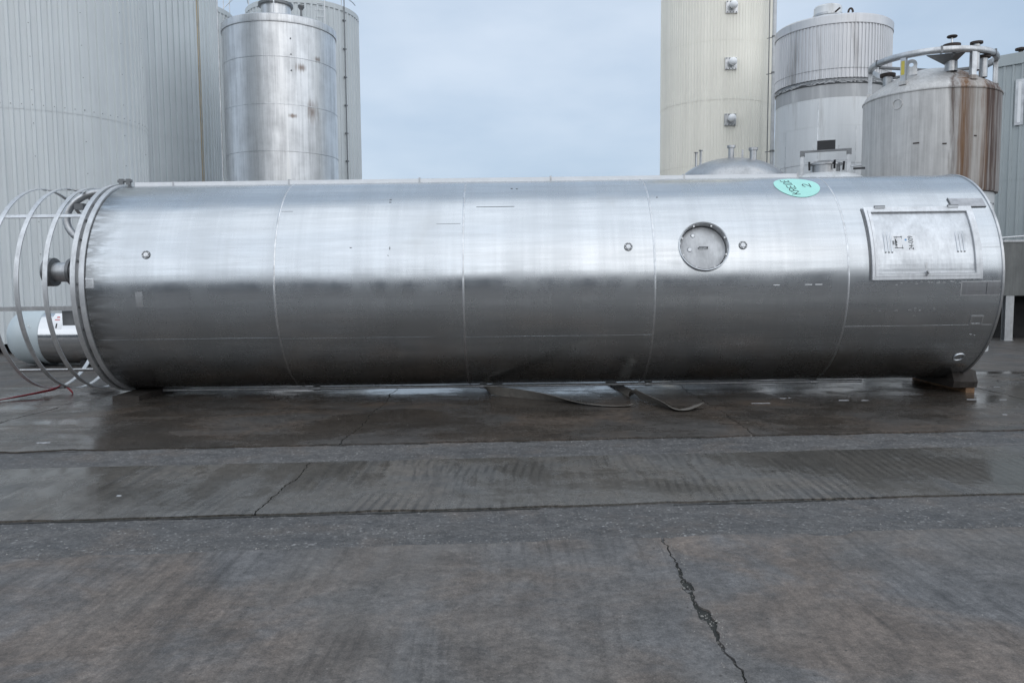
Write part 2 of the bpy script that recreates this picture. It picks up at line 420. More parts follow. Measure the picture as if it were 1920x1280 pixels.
MAT = dict(
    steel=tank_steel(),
    trim=old_steel('dull_galvanised', (0.60, 0.61, 0.62), 0.34, 0.55, (4, 4, 4), stain=0.25),
    rail=old_steel('rail_steel', (0.70, 0.71, 0.72), 0.36, 0.5, (5, 5, 5), stain=0.12, metal=0.7),
    door=old_steel('door_aluminium', (0.66, 0.68, 0.70), 0.30, 0.42, (3, 3, 3), stain=0.08, metal=0.85),
    frame=old_steel('frame_aluminium', (0.80, 0.815, 0.83), 0.40, 0.52, (3, 3, 3), stain=0.05, metal=0.45),
    cover=old_steel('cover_plate_steel', (0.60, 0.61, 0.62), 0.45, 0.6, (3, 3, 3), stain=0.15, metal=0.6),
    patch=old_steel('patch_steel', (0.42, 0.425, 0.44), 0.35, 0.5, (3, 9, 9), stain=0.15),
    weld=old_steel('weld_bead', (0.72, 0.73, 0.74), 0.3, 0.5, (8, 8, 8), stain=0.1),
    white=simple('white_painted_strip', (0.78, 0.79, 0.80), 0.35, 0.0, 0.05),
    pipe_dark=simple('grey_pipe', (0.20, 0.205, 0.21), 0.42, 0.6, 0.2),
    dark=simple('dark_void', (0.012, 0.012, 0.013), 0.8),
    rubber=simple('black_rubber', (0.022, 0.022, 0.024), 0.55, 0.0, 0.3),
    ink=simple('marker_ink', (0.02, 0.025, 0.03), 0.6),
    green=simple('mint_sticker', (0.42, 0.80, 0.71), 0.45, 0.0, 0.05),
    label=simple('label_white', (0.88, 0.89, 0.90), 0.5, 0.0, 0.02),
    blue=simple('label_blue', (0.16, 0.36, 0.62), 0.5),
    red_ink=simple('label_red', (0.6, 0.06, 0.06), 0.5),
    silo_a=cladding('grey_cladding', (0.66, 0.695, 0.705), (0.54, 0.56, 0.56), 0.42, 0.25),
    silo_b=cladding('pale_grey_cladding', (0.64, 0.68, 0.695), (0.52, 0.55, 0.55), 0.42, 0.22),
    silo_c=cladding('far_grey_cladding', (0.62, 0.655, 0.665), (0.48, 0.51, 0.515), 0.45, 0.22),
    beige=cladding('beige_cladding', (0.92, 0.885, 0.785), (0.83, 0.80, 0.72), 0.45, 0.2),
    green_clad=cladding('grey_green_cladding', (0.42, 0.465, 0.475), (0.32, 0.35, 0.35), 0.45, 0.25),
    alu_rib=cladding('weathered_aluminium', (0.66, 0.66, 0.67), (0.24, 0.235, 0.23), 0.42, 0.8, 0.45),
    white_coat=cladding('white_insulation_coat', (0.70, 0.715, 0.72), (0.34, 0.33, 0.31), 0.42, 0.75, 0.15),
    grey_coat=cladding('grey_stained_coat', (0.44, 0.445, 0.45), (0.66, 0.66, 0.65), 0.5, 0.8, 0.15),
    silo_steel=old_steel('silo_stainless', (0.74, 0.745, 0.75), 0.34, 0.50, (6, 6, 0.3), stain=0.25, metal=0.85,
                         spot=((1.30, -1.19, 6.80, 0.22, 0.55), (1.05, -1.42, 8.1, 0.16, 1.3), (1.45, -1.02, 8.45, 0.13, 1.3),
                               (0.78, -1.58, 6.62, 0.15, 2.2))),
    rust_steel=old_steel('rust_streaked_steel', (0.62, 0.61, 0.595), 0.42, 0.60, (9, 9, 0.5), rust=0.95, rust_x=(0.28, 0.62), stain=0.2, metal=0.3),
    dome_steel=old_steel('dome_steel', (0.50, 0.505, 0.51), 0.30, 0.5, (3, 3, 3), stain=0.4),
    trough=old_steel('trough_steel', (0.20, 0.205, 0.20), 0.45, 0.6, (3, 3, 1), stain=0.3, metal=0.6),
    vessel_paint=simple('pale_blue_paint', (0.50, 0.565, 0.59), 0.32, 0.0, 0.06, 2.0),
    vessel_steel=simple('vessel_stainless', (0.66, 0.665, 0.67), 0.16, 1.0, 0.04, 2.0),
    wood_black=simple('tarred_wood', (0.038, 0.031, 0.026), 0.75, 0.0, 0.4, 4.0, 0.4, (8, 1, 8)),
    wood=simple('raw_timber', (0.22, 0.125, 0.065), 0.7, 0.0, 0.3, 5.0, 0.3, (8, 1, 8)),
    sling=simple('grey_webbing', (0.14, 0.128, 0.112), 0.85, 0.0, 0.25, 14.0, 0.4, (1, 1, 1)),
    red=simple('red_webbing', (0.36, 0.04, 0.055), 0.7, 0.0, 0.25, 10.0, 0.3),
    yellow=simple('yellow_plate', (0.62, 0.52, 0.10), 0.5),
    rust=simple('rusty_iron', (0.055, 0.042, 0.037), 0.8, 0.0, 0.4, 12.0),
    rust_drip=simple('ochre_rust_stain', (0.50, 0.38, 0.22), 0.7, 0.0, 0.3, 3.0),
    pale_mark=simple('pale_grey_spot', (0.42, 0.43, 0.45), 0.25),
    pebble=simple('pebble_grey', (0.22, 0.21, 0.195), 0.85, 0.0, 0.75, 9.0),
    shed=cladding('warehouse_cladding', (0.10, 0.115, 0.135), (0.08, 0.085, 0.09), 0.6, 0.2),
    shed_door=simple('roller_door_grey', (0.13, 0.14, 0.15), 0.6),
    soil=simple('joint_dirt', (0.030, 0.031, 0.027), 0.85, 0.0, 0.5, 30.0, 0.5),
    pipe_paint=simple('pale_grey_pipe', (0.52, 0.53, 0.54), 0.4, 0.2),
    asphalt=asphalt('patched_asphalt'),
    slab_near=concrete('concrete_yard', (0.140, 0.128, 0.116), (0.150, 0.122, 0.102), (0.124, 0.120, 0.118), 0.68, 0.38, 0.50, 0.64, 0.75, (6.0, 0.45, 1), 0.0, 1.0, 0.45),
    slab_gutter=concrete('concrete_gutter', (0.124, 0.115, 0.101), (0.124, 0.107, 0.089), (0.112, 0.107, 0.100), 0.40, 0.06, 0.45, 0.57, 1.3, (5.0, 0.5, 1), 0.5, 0.8, 0.55, 0.5),
    slab_far=concrete('concrete_damp', (0.082, 0.071, 0.060), (0.093, 0.071, 0.055), (0.074, 0.067, 0.061), 0.40, 0.11, 0.43, 0.57, 1.0, (0.6, 3.0, 1), 0.0, 1.0, 0.6, 0.0),
    slab_back=concrete('concrete_back', (0.095, 0.088, 0.080), (0.098, 0.082, 0.070), (0.085, 0.082, 0.080), 0.62, 0.40, 0.48, 0.66, 1.0, (0.6, 3.0, 1), 0.0, 1.0, 0.5, 0.0),
)


# ------------------------------------------------------------------ mesh helpers
class MB:
    def __init__(self):
        self.v, self.f = [], []

    def add(self, vs, fs):
        k = len(self.v)
        self.v += [tuple(p) for p in vs]
        self.f += [tuple(i + k for i in q) for q in fs]
        return self

    def box(self, x0, x1, y0, y1, z0, z1, mat=None):
        vs = [Vector(p) for p in ((x0, y0, z0), (x1, y0, z0), (x1, y1, z0), (x0, y1, z0),
                                  (x0, y0, z1), (x1, y0, z1), (x1, y1, z1), (x0, y1, z1))]
        if mat is not None:
            vs = [mat @ p for p in vs]
        return self.add(vs, [(3, 2, 1, 0), (4, 5, 6, 7), (0, 1, 5, 4), (1, 2, 6, 5), (2, 3, 7, 6), (3, 0, 4, 7)])

    def tube(self, pts, r, n=10, cap=True, closed=False):
        pts = [Vector(p) for p in pts]
        m = len(pts)
        rs = r if isinstance(r, (list, tuple)) else [r] * m
        rings = []
        ref = None
        for i, p in enumerate(pts):
            a = pts[i - 1] if (i or closed) else p
            b = pts[(i + 1) % m] if (i < m - 1 or closed) else p
            d = (b - a).normalized()
            if ref is None:
                ref = Vector((0, 0, 1)) if abs(d.z) < 0.9 else Vector((1, 0, 0))
            u = (ref - d * ref.dot(d)).normalized()
            ref = u
            w = d.cross(u)
            rings.append([p + (u * cos(2 * pi * j / n) + w * sin(2 * pi * j / n)) * rs[i] for j in range(n)])
        vs = [q for ring in rings for q in ring]
        fs = []
        for i in range(m if closed else m - 1):
            for j in range(n):
                a, b = i * n + j, i * n + (j + 1) % n
                c, d = ((i + 1) % m) * n + (j + 1) % n, ((i + 1) % m) * n + j
                fs.append((a, b, c, d))
        if cap and not closed:
            fs.append(tuple(range(n - 1, -1, -1)))
            fs.append(tuple((m - 1) * n + j for j in range(n)))
        return self.add(vs, fs)

    def lathe(self, prof, n=48, axis='Z', org=(0, 0, 0), closed=False, a0=0.0, a1=2 * pi):
        """prof: (radius, height) list; axis Z, X or Y(-Y outward)"""
        full = abs(a1 - a0 - 2 * pi) < 1e-6
        cnt = n if full else n + 1
        vs = []
        for (r, h) in prof:
            for j in range(cnt):
                a = a0 + (a1 - a0) * j / n
                c, s = r * cos(a), r * sin(a)
                p = {'Z': (c, s, h), 'X': (h, c, s), 'Y': (c, h, s)}[axis]
                vs.append((p[0] + org[0], p[1] + org[1], p[2] + org[2]))
        fs = []
        k = len(prof)
        for i in range(k if closed else k - 1):
            for j in range(n if full else n):
                if not full and j == n:
                    continue
                a = i * cnt + j
                b = i * cnt + (j + 1) % cnt
                c = ((i + 1) % k) * cnt + (j + 1) % cnt
                d = ((i + 1) % k) * cnt + j
                fs.append((a, b, c, d))
        return self.add(vs, fs)

    def grid(self, pts, flip=False):
        nr, nc = len(pts), len(pts[0])
        vs = [p for row in pts for p in row]
        fs = []
        for i in range(nr - 1):
            for j in range(nc - 1):
                q = (i * nc + j, i * nc + j + 1, (i + 1) * nc + j + 1, (i + 1) * nc + j)
                fs.append(q[::-1] if flip else q)
        return self.add(vs, fs)

    def build(self, name, mat, parent=None, smooth=False, angle=35):
        me = bpy.data.meshes.new(name)
        me.from_pydata([tuple(p) for p in self.v], [], self.f)
        me.validate()
        me.materials.append(MAT[mat])
        o = bpy.data.objects.new(name, me)
        COL.objects.link(o)
        if parent is not None:
            o.parent = parent
        import bmesh
        bm = bmesh.new()
        bm.from_mesh(me)
        bmesh.ops.remove_doubles(bm, verts=bm.verts, dist=1e-5)
        bmesh.ops.recalc_face_normals(bm, faces=bm.faces)
        if smooth:
            for f in bm.faces:
                f.smooth = True
            lim = radians(angle)
            for e in bm.edges:
                if len(e.link_faces) == 2 and e.calc_face_angle(0) > lim:
                    e.smooth = False
        bm.to_mesh(me)
        bm.free()
        return o


def empty(name, loc=(0, 0, 0), rot=(0, 0, 0)):
    o = bpy.data.objects.new(name, None)
    o.empty_display_size = 0.2
    COL.objects.link(o)
    o.location = loc
    o.rotation_euler = rot
    return o


def tag(o, label=None, cat=None, group=None, kind=None):
    if label:
        o['label'] = label
    if cat:
        o['category'] = cat
    if group:
        o['group'] = group
    if kind:
        o['kind'] = kind
    return o


def lathe(name, prof, mat, parent=None, n=48, smooth=True, **kw):
    return MB().lathe(prof, n, **kw).build(name, mat, parent, smooth)


# ------------------------------------------------------------------ ground
TANY = 0.0735                                    # the strips in the yard run slightly askew


def gline(t, x):
    return t + x * TANY


def jag(seed, s, amp, scale):
    return amp * (mnoise.noise(Vector((s * scale, seed * 7.3, 0.0))) + 0.5 * mnoise.noise(Vector((s * scale * 3.1, seed * 3.7 + 9, 1.0)))
                  + 0.3 * mnoise.noise(Vector((s * scale * 9.0, seed * 1.7 + 4, 2.0)))
                  + 0.22 * mnoise.noise(Vector((s * scale * 24.0, seed * 2.1 + 6, 3.0))))


g = MB()
n = 40
ext = 450
xs = [-ext + 2 * ext * i / n for i in range(n + 1)]
g.grid([[(x, y, 0.0) for x in xs] for y in xs])
ground = tag(g.build('ground', 'asphalt'), 'grey patched asphalt of the industrial yard', None, None, 'structure')
SLAB_Z = 0.014


def slab(x0, x1, t0, t1, mat, seeds, amp_x=0.012, amp_t=0.012, wide=None, bottom=-0.01, notch=None):
    """one cast slab: jagged edges shared with its neighbour through the seeds (left, right, near, far)"""
    sl, sr, sn, sf = seeds
    step = 0.025 if max(abs(x0), abs(x1)) < 9 and t1 < 14 else 0.3
    loop = []
    L, Tn = max(2, int((x1 - x0) / step)), max(2, int((t1 - t0) / step))

    def ex(seed, t, base, side):
        w = 0.0045 + 0.007 * max(0, mnoise.noise(Vector((t * 2.1, seed * 5.1, 3.0))) + 0.2)
        if wide and seed == wide[0]:
            for (tc, half, add) in wide[1]:
                w += add * max(0.0, 1 - abs(t - tc) / half)
        return base + jag(seed, t, amp_x * 3.5, 1.3) + side * w * (1 + 0.9 * mnoise.noise(Vector((t * 16, seed * 2.0 + side, 8.0))))

    def et(seed, x, base, side):
        w = 0.003
        if notch and seed == notch[0]:
            for (xc, half, dep) in notch[1]:
                q = 1 - abs(x - xc) / half
                if q > 0:
                    w += dep * min(1.0, q * 2.5) * (0.75 + 0.5 * abs(mnoise.noise(Vector((x * 14, 2.2, 0)))))
        return base + jag(seed, x, amp_t, 2.2) + side * w
    for i in range(L):
        x = x0 + (x1 - x0) * i / L
        loop.append((x, et(sn, x, t0, 1)))
    for i in range(Tn):
        t = t0 + (t1 - t0) * i / Tn
        loop.append((ex(sr, t, x1, -1), t))
    for i in range(L):
        x = x1 - (x1 - x0) * i / L
        loop.append((x, et(sf, x, t1, -1)))
    for i in range(Tn):
        t = t1 - (t1 - t0) * i / Tn
        loop.append((ex(sl, t, x0, 1), t))
    # corners use both jitters
    pts = [(p[0], gline(p[1], p[0])) for p in loop]
    m = len(pts)
    mb = MB()
    vs = [(x, y, SLAB_Z) for x, y in pts] + [(x, y, bottom) for x, y in pts]
    fs = [tuple(range(m))] + [(i, i + m, (i + 1) % m + m, (i + 1) % m) for i in range(m)]
    mb.add(vs, fs)
    return mb.build('concrete_slab', mat, ground)


L1, L2, L3, L4, L5 = 7.92, 7.16, 5.585, 4.83, 12.75
near_x = [-11.8, -7.5, -3.25, 0.93, 5.2, 9.5, 13.8]
for i in range(len(near_x) - 1):
    slab(near_x[i], near_x[i + 1], -9.0, L4, 'slab_near', (10 + i, 11 + i, 30, 31), 0.016, 0.040,
         wide=(13, ((4.15, 0.30, 0.006), (4.02, 0.08, 0.030), (3.66, 0.17, 0.026), (3.3, 0.5, 0.002))),
         notch=(31, ((2.02, 0.16, 0.085), (-2.7, 0.2, 0.03))))
gut_x = [-14.4, -10.2, -6.0, -1.80, 4.9, 9.1, 13.3]
for i in range(len(gut_x) - 1):
    slab(gut_x[i], gut_x[i + 1], L3, L2, 'slab_gutter', (40 + i, 41 + i, 50, 51), 0.014, 0.022,
         notch=(50, ((0.9, 0.5, 0.02), (1.6, 0.3, 0.035), (-0.9, 0.25, 0.02))))
far_x = [-18.5, -14.3, -10.1, -5.9, -1.70, 2.50, 6.70, 10.9, 15.1, 19.3]
for i in range(len(far_x) - 1):
    slab(far_x[i], far_x[i + 1], L1, L5, 'slab_far', (60 + i, 61 + i, 70, 71), 0.016, 0.045)
    slab(far_x[i], far_x[i + 1], L5, L5 + 6.0, 'slab_back', (80 + i, 81 + i, 72, 73), 0.01, 0.02)
    slab(far_x[i], far_x[i + 1], L5 + 6.0, L5 + 14.0, 'slab_back', (100 + i, 101 + i, 74, 75), 0.01, 0.02)

# dirt packed in the joints and along the strip edges


def dirt_line(axis, c, a0, a1, half, seed, cover=0.0, z=0.004):
    mb = MB()
    st = 0.04
    runs, cur = [], []
    k = int((a1 - a0) / st)
    for i in range(k + 1):
        q = a0 + (a1 - a0) * i / k
        on = mnoise.noise(Vector((q * 0.9, seed * 3.3, 5.0))) + 0.6 * mnoise.noise(Vector((q * 3.7, seed, 7.0))) > cover
        if on:
            w = half * (0.35 + abs(mnoise.noise(Vector((q * 5, seed, 1.0)))) * 1.6)
            j = jag(seed + 5, q, half * 0.8, 2.5)
            cur.append((q, c + j - w, c + j + w))
        elif cur:
            runs.append(cur)
            cur = []
    if cur:
        runs.append(cur)
    for r_ in runs:
        if len(r_) < 3:
            continue
        rows = []
        for q, lo, hi in r_:
            if axis == 'Y':
                rows.append([(lo, gline(q, lo), z), (hi, gline(q, hi), z)])
            else:
                rows.append([(q, gline(lo, q), z), (q, gline(hi, q), z)])
        mb.grid(rows)
    if mb.v:
        mb.build('joint_dirt', 'soil', ground)


dirt_line('Y', 0.95, -3, L4 - 0.02, 0.13, 3, -9)
for i, x in enumerate(gut_x[2:5]):
    dirt_line('Y', x, L3 + .02, L2 - .02, 0.06, 20 + i, -9)
for i, x in enumerate(far_x[2:8]):
    dirt_line('Y', x, L1 + .02, L5, 0.07, 30 + i, -9)
dirt_line('X', L3 - 0.022, -6, 7, 0.014, 41, -0.10)
dirt_line('X', L2 + 0.03, -6, 7, 0.010, 42, 0.05)
dirt_line('X', L1 - 0.03, -7, 8, 0.012, 43, 0.0)
dirt_line('X', L5, -12, 14, 0.05, 49, -9)

# loose stones in the asphalt strips
mb = MB()
rp = random.Random(3)
for k in range(9000):
    band = rp.random()
    x = rp.uniform(-6.0, 6.5)
    if mnoise.noise(Vector((x * 1.4, band * 3, 0.0))) + 0.25 < rp.uniform(-0.3, 0.6):
        continue
    if band < 0.72:
        t = rp.uniform(L4, L3) if rp.random() < 0.7 else L4 + abs(rp.gauss(0, 0.12))
    elif band < 0.92:
        t = rp.uniform(L1, L2)
    else:
        t = rp.uniform(1.5, L4) if rp.random() < 0.3 else rp.uniform(L2, 10.5)
    z = 0.0 if (L4 + .03 < t < L3 or L2 < t < L1 - .03) else SLAB_Z
    s = rp.choice((0.002, 0.0025, 0.003, 0.003, 0.004, 0.007)) * rp.uniform(0.7, 1.3)
    a = rp.uniform(0, pi)
    c, q = cos(a), sin(a)
    base = [(s, 0, -.3 * s), (0, s * .8, -.3 * s), (-s * .9, 0, -.3 * s), (0, -s * .7, -.3 * s), (0.1 * s, 0.1 * s, s * .8)]
    y = gline(t, x)
    mb.add([(x + p[0] * c - p[1] * q, y + p[0] * q + p[1] * c, z + p[2]) for p in base],
           [(0, 1, 4), (1, 2, 4), (2, 3, 4), (3, 0, 4), (3, 2, 1, 0)])
tag(mb.build('loose_gravel', 'pebble'), 'small pale stones lying loose along the asphalt strips', 'gravel', None, 'stuff')

# crumbs broken out along the wide crack
mb = MB()
for k in range(420):
    t = rp.uniform(2.7, L4)
    c0 = 0.93 + jag(13, t, 0.016 * 3.5, 1.3)
    x = c0 + rp.gauss(0, 0.035)
    inside = abs(x - c0) < 0.02
    s = rp.choice((0.003, 0.004, 0.006, 0.009)) * rp.uniform(0.7, 1.2)
    a = rp.uniform(0, pi)
    c, q = cos(a), sin(a)
    y, z = gline(t, x), (0.005 if inside else SLAB_Z)
    base = [(s, 0, -.3 * s), (0, s * .8, -.3 * s), (-s * .9, 0, -.3 * s), (0, -s * .7, -.3 * s), (0.1 * s, 0.1 * s, s * .7)]
    mb.add([(x + p[0] * c - p[1] * q, y + p[0] * q + p[1] * c, z + p[2]) for p in base],
           [(0, 1, 4), (1, 2, 4), (2, 3, 4), (3, 0, 4), (3, 2, 1, 0)])
tag(mb.build('crack_crumbs', 'pebble'), 'crumbs of broken concrete along the wide crack in front', 'rubble', None, 'stuff')

# ------------------------------------------------------------------ clad silos


def rib_course(r, z0, z1, ribs, depth, a0=0.0, a1=2 * pi, pan=0.52):
    """trapezoidal cladding sheet bent round a silo; angles measured from -Y (towards the camera)"""
    mb = MB()
    prof = []
    cnt = int(round(ribs * (a1 - a0) / (2 * pi)))
    for i in range(cnt):
        b = a0 + (a1 - a0) * i / cnt
        w = (a1 - a0) / cnt
        for (u, d) in ((0.0, 0), (pan, 0), (pan + 0.09, 1), (0.91, 1)):
            prof.append((b + w * u, r + depth * d))
    prof.append((a1, r))
    rows = []
    for z in (z0, z1):
        rows.append([(rr * sin(a), -rr * cos(a), z) for a, rr in prof])
    mb.grid(rows)
    return mb


def clad_silo(name, loc, r, seams, ribs, depth, mat, label, group=None, roof=True, rot=0.0, plinth=True, fascia=True, pan=0.52):
    s = empty(name, (loc[0], loc[1], 0), (0, 0, rot))
    tag(s, label, 'silo', group)
    for i in range(len(seams) - 1):
        z0, z1 = seams[i], seams[i + 1]
        rr = r + 0.007 * (i % 2)
        rib_course(rr, z0 - (0.03 if i else 0), z1, ribs, depth, pan=pan).build('cladding_sheet', mat, s)
    zt = seams[-1]
    if plinth:
        lathe('plinth', [(r * 0.72, 0.0), (r * 0.72, seams[0] + 0.3)], 'dark', s)
        lathe('base_plate', [(r * 0.7, seams[0] + 0.02), (r - 0.01, seams[0] + 0.02), (r - 0.01, seams[0] + 0.06), (r * 0.7, seams[0] + 0.06)], 'dark', s)
    if roof:
        lathe('roof', [(r - 0.02, zt - 0.05), (r * 0.5, zt + r * 0.12), (0.02, zt + r * 0.22)], mat, s)
    if fascia:
        lathe('roof_fascia', [(r + depth + 0.012, zt - 0.22), (r + depth + 0.02, zt), (r - 0.03, zt + 0.01), (r - 0.03, zt - 0.2)], mat, s, n=72)
    return s


s1 = clad_silo('clad_silo', (-11.72, 20.15), 2.42, [0.24, 5.45, 9.6, 13.5], 74, 0.042, 'silo_a',
               'widest grey ribbed silo at the left edge of the picture, behind the railing hoops', 'grey ribbed silos')
mb = MB()
for i in range(0, 74, 5):
    for k in range(18):
        a = 2 * pi * (i + 0.76) / 74
        z = 0.5 + k * 0.72 + (0.3 if (i // 5) % 2 else 0)
        rr = 2.42 + 0.042
        M = Matrix.Translation((rr * sin(a), -rr * cos(a), z)) @ Matrix.Rotation(a, 4, 'Z')
        mb.box(-0.008, 0.008, -0.012, 0.0, -0.008, 0.008, M)
for i in range(74):
    a = 2 * pi * (i + 0.76) / 74
    M = Matrix.Translation((2.466 * sin(a), -2.466 * cos(a), 5.52)) @ Matrix.Rotation(a, 4, 'Z')
    mb.box(-0.008, 0.008, -0.012, 0.0, -0.008, 0.008, M)
tag(mb.build('cladding_screws', 'pipe_dark', s1), kind='stuff')

s2 = clad_silo('clad_silo', (-13.42, 29.3), 2.75, [0.24, 6.45, 11.2, 15.0], 84, 0.05, 'silo_b',
               'grey ribbed silo with a thin rust streak, between the widest silo and the steel one', 'grey ribbed silos')
a = radians(69)
mb = MB()
for da, w in ((0.0, 0.018), (0.03, 0.008)):
    rr = 2.75 + 0.056
    M = Matrix.Translation((rr * sin(a + da), -rr * cos(a + da), 0)) @ Matrix.Rotation(a + da, 4, 'Z')
    mb.box(-w, w, -0.004, 0.0, 0.5, 14.5, M)
mb.build('rust_streak', 'rust_drip', s2)

s4 = clad_silo('clad_silo', (-10.07, 39.9), 2.62, [0.24, 6.7, 14.35], 60, 0.04, 'silo_c',
               'grey ribbed silo standing behind the streaked stainless silo, with railing on its roof', 'grey ribbed silos', rot=0.0)
mb = MB()
a = radians(58)
mb.tube([(2.72 * sin(a), -2.72 * cos(a), 0.3), (2.72 * sin(a), -2.72 * cos(a), 15.6)], 0.025, 6)
for k in range(10):
    z = 2 + k * 1.3
    M = Matrix.Translation((2.66 * sin(a), -2.66 * cos(a), z)) @ Matrix.Rotation(a, 4, 'Z')
    mb.box(-0.07, 0.07, -0.09, 0.0, -0.03, 0.03, M)
mb.build('cable_run', 'pipe_dark', s4, True)
for a0 in (-60, -30, 0, 30, 58):
    a = radians(a0)
    MB().tube([(2.55 * sin(a), -2.55 * cos(a), 14.3), (2.55 * sin(a), -2.55 * cos(a), 15.45)], 0.022, 6).build('railing_post', 'trim', s4, True)
for z in (14.85, 15.4):
    MB().tube([(2.55 * sin(radians(q)), -2.55 * cos(radians(q)), z) for q in range(-90, 91, 6)], 0.02, 6).build('railing_bar', 'trim', s4, True)
mb = MB()
for xx in (-0.25, 0.25):
    mb.tube([(xx + 1.35, -2.35, 9.5), (xx + 1.35, -2.35, 15.5)], 0.025, 6)
for k in range(19):
    mb.tube([(1.1, -2.35, 9.7 + 0.3 * k), (1.6, -2.35, 9.7 + 0.3 * k)], 0.015, 6)
mb.build('ladder', 'white', s4, True)

s5 = clad_silo('clad_silo', (-15.95, 39.0), 2.62, [0.24, 6.7, 14.2], 60, 0.04, 'silo_c',
               'farthest grey ribbed silo, only a sliver showing left of the stainless silo', 'grey ribbed silos')
mb = MB()
for xx in (2.2, 2.5):
    mb.tube([(xx, 0.4, 13.8), (xx, 0.4, 15.6)], 0.02, 6)
mb.tube([(2.2, 0.4, 14.6), (2.9, 0.2, 15.1)], 0.02, 6)
mb.build('railing_post', 'trim', s5, True)

# ------------------------------------------------------------------ stainless upright silo (left of the sky gap)
T3 = (-7.45, 26.47)
ROT3 = atan2(T3[0], T3[1])                      # face the viewing side
t3 = tag(empty('steel_silo', (T3[0], T3[1], 0)), 'upright plain stainless silo with rust stains left of the open sky', 'silo')
r3 = 1.76
zc = [0.3, 2.75, 4.15, 5.55, 6.96, 8.38, 9.42]
for i in range(len(zc) - 1):
    e = 0.004 * (i % 2)
    lathe('shell_course', [(r3 + e, zc[i] + 0.006), (r3 + e, zc[i + 1])], 'silo_steel', t3, 96)
for z in zc[1:-1]:
    lathe('weld_seam', [(r3, z - 0.012), (r3 + 0.012, z - 0.006), (r3 + 0.012, z + 0.008), (r3, z + 0.014)], 'weld', t3, 96)
lathe('top_rim', [(r3 - 0.02, 9.40), (r3 + 0.035, 9.40), (r3 + 0.045, 9.46), (r3 + 0.03, 9.62), (r3 - 0.05, 9.66)], 'silo_steel', t3, 96)
lathe('roof', [(r3 - 0.05, 9.65), (1.0, 9.83), (0.05, 9.98)], 'silo_steel', t3, 64)
lathe('base_skirt', [(r3 - 0.05, 0.0), (r3 - 0.05, 0.32)], 'trim', t3, 64)
neck = lathe('roof_neck', [(0.46, 9.75), (0.46, 10.30)], 'silo_steel', t3, 40, org=(0.0, -0.35, 0))
lathe('neck_rim', [(0.46, 10.26), (0.54, 10.26), (0.54, 10.34), (0.44, 10.34), (0.44, 10.26)], 'pipe_dark', neck, 40, org=(0.0, -0.35, 0))
MB().tube([(0.28, -1.55, 9.6), (0.28, -1.5, 11.0)], 0.02, 8).build('roof_rod', 'white', t3, True)
mb = MB().tube([(1.0, -1.1, 9.6), (1.0, -1.1, 10.0)], 0.035, 8)
mb.lathe([(0.0, 10.06), (0.1, 10.06), (0.1, 10.0), (0.03, 9.9)], 12, org=(1.0, -1.1, 0))
mb.build('roof_fitting', 'pipe_dark', t3, True)
for k, z in enumerate((8.93, 8.46, 7.98)):
    a = radians(26)
    M = Matrix.Translation((r3 * sin(a), -r3 * cos(a), z)) @ Matrix.Rotation(a, 4, 'Z')
    MB().box(-0.018, 0.018, -0.03, 0.0, -0.018, 0.018, M).build('stud', 'pipe_dark', t3)
MB().tube([(-1.72, -0.75, 0.0), (-1.72, -0.75, 10.6)], 0.022, 8).build('side_conduit', 'trim', t3, True)

# ------------------------------------------------------------------ beige silo
bx, by, br = 6.85, 27.15, 1.81
bs = clad_silo('beige_silo', (bx, by), br - 0.012, [0.24, 7.17, 11.2, 15.5], 116, 0.012, 'beige',
               'tall beige ribbed silo right of the open sky', None, pan=0.6)
bs['category'] = 'silo'
for z in (3.2, 5.15, 8.95):
    lathe('panel_joint', [(br + 0.001, z - 0.006), (br + 0.004, z), (br + 0.001, z + 0.006)], 'beige', bs, 96)
for z in (4.8, 6.5, 8.21, 9.91):
    mb = MB().box(-0.18, 0.18, -br - 0.05, -br + 0.02, z - 0.18, z + 0.18)
    pl = mb.build('port_plate', 'trim', bs)
    MB().lathe([(0.085, -br - 0.04), (0.085, -br - 0.20)], 20, 'Y', (0.02, 0, z + 0.02)).build('port_neck', 'trim', pl, True)
    MB().lathe([(0.0, -br - 0.31), (0.06, -br - 0.295), (0.105, -br - 0.26), (0.122, -br - 0.22), (0.122, -br - 0.17), (0.08, -br - 0.165)],
               24, 'Y', (0.02, 0, z + 0.02)).build('port_cap', 'label', pl, True, 60)
    for cx in (-0.14, -0.05, 0.05, 0.14):
        for sz in (-1, 1):
            MB().box(cx - 0.014, cx + 0.014, -br - 0.07, -br - 0.05, z + sz * 0.155 - 0.014, z + sz * 0.155 + 0.014).build('bolt', 'pipe_dark', pl)

dp = tag(empty('downpipe', (8.22, 25.45, 0)), 'slim silver vertical pipe beside the beige silo', 'pipe')
MB().tube([(0, 0, 0.0), (0, 0, 7.95)], 0.062, 16).build('pipe_length', 'pipe_paint', dp, True)
MB().tube([(0, 0, 7.955), (0, 0, 15.0)], 0.062, 16).build('pipe_length', 'pipe_paint', dp, True)
for z in (1.8, 3.2, 5.55, 7.95, 9.05, 11.0):
    mb = MB().lathe([(0.06, z - 0.03), (0.075, z - 0.03), (0.075, z + 0.03), (0.06, z + 0.03)], 16, closed=True)
    mb.tube([(-0.02, 0.05, z), (-0.16, 0.20, z)], 0.012, 6)
    mb.build('pipe_bracket', 'pipe_dark', dp, True)
MB().tube([(-0.14, 0.05, 0.0), (-0.14, 0.05, 15.0)], 0.018, 8).build('cable', 'pipe_dark', dp, True)

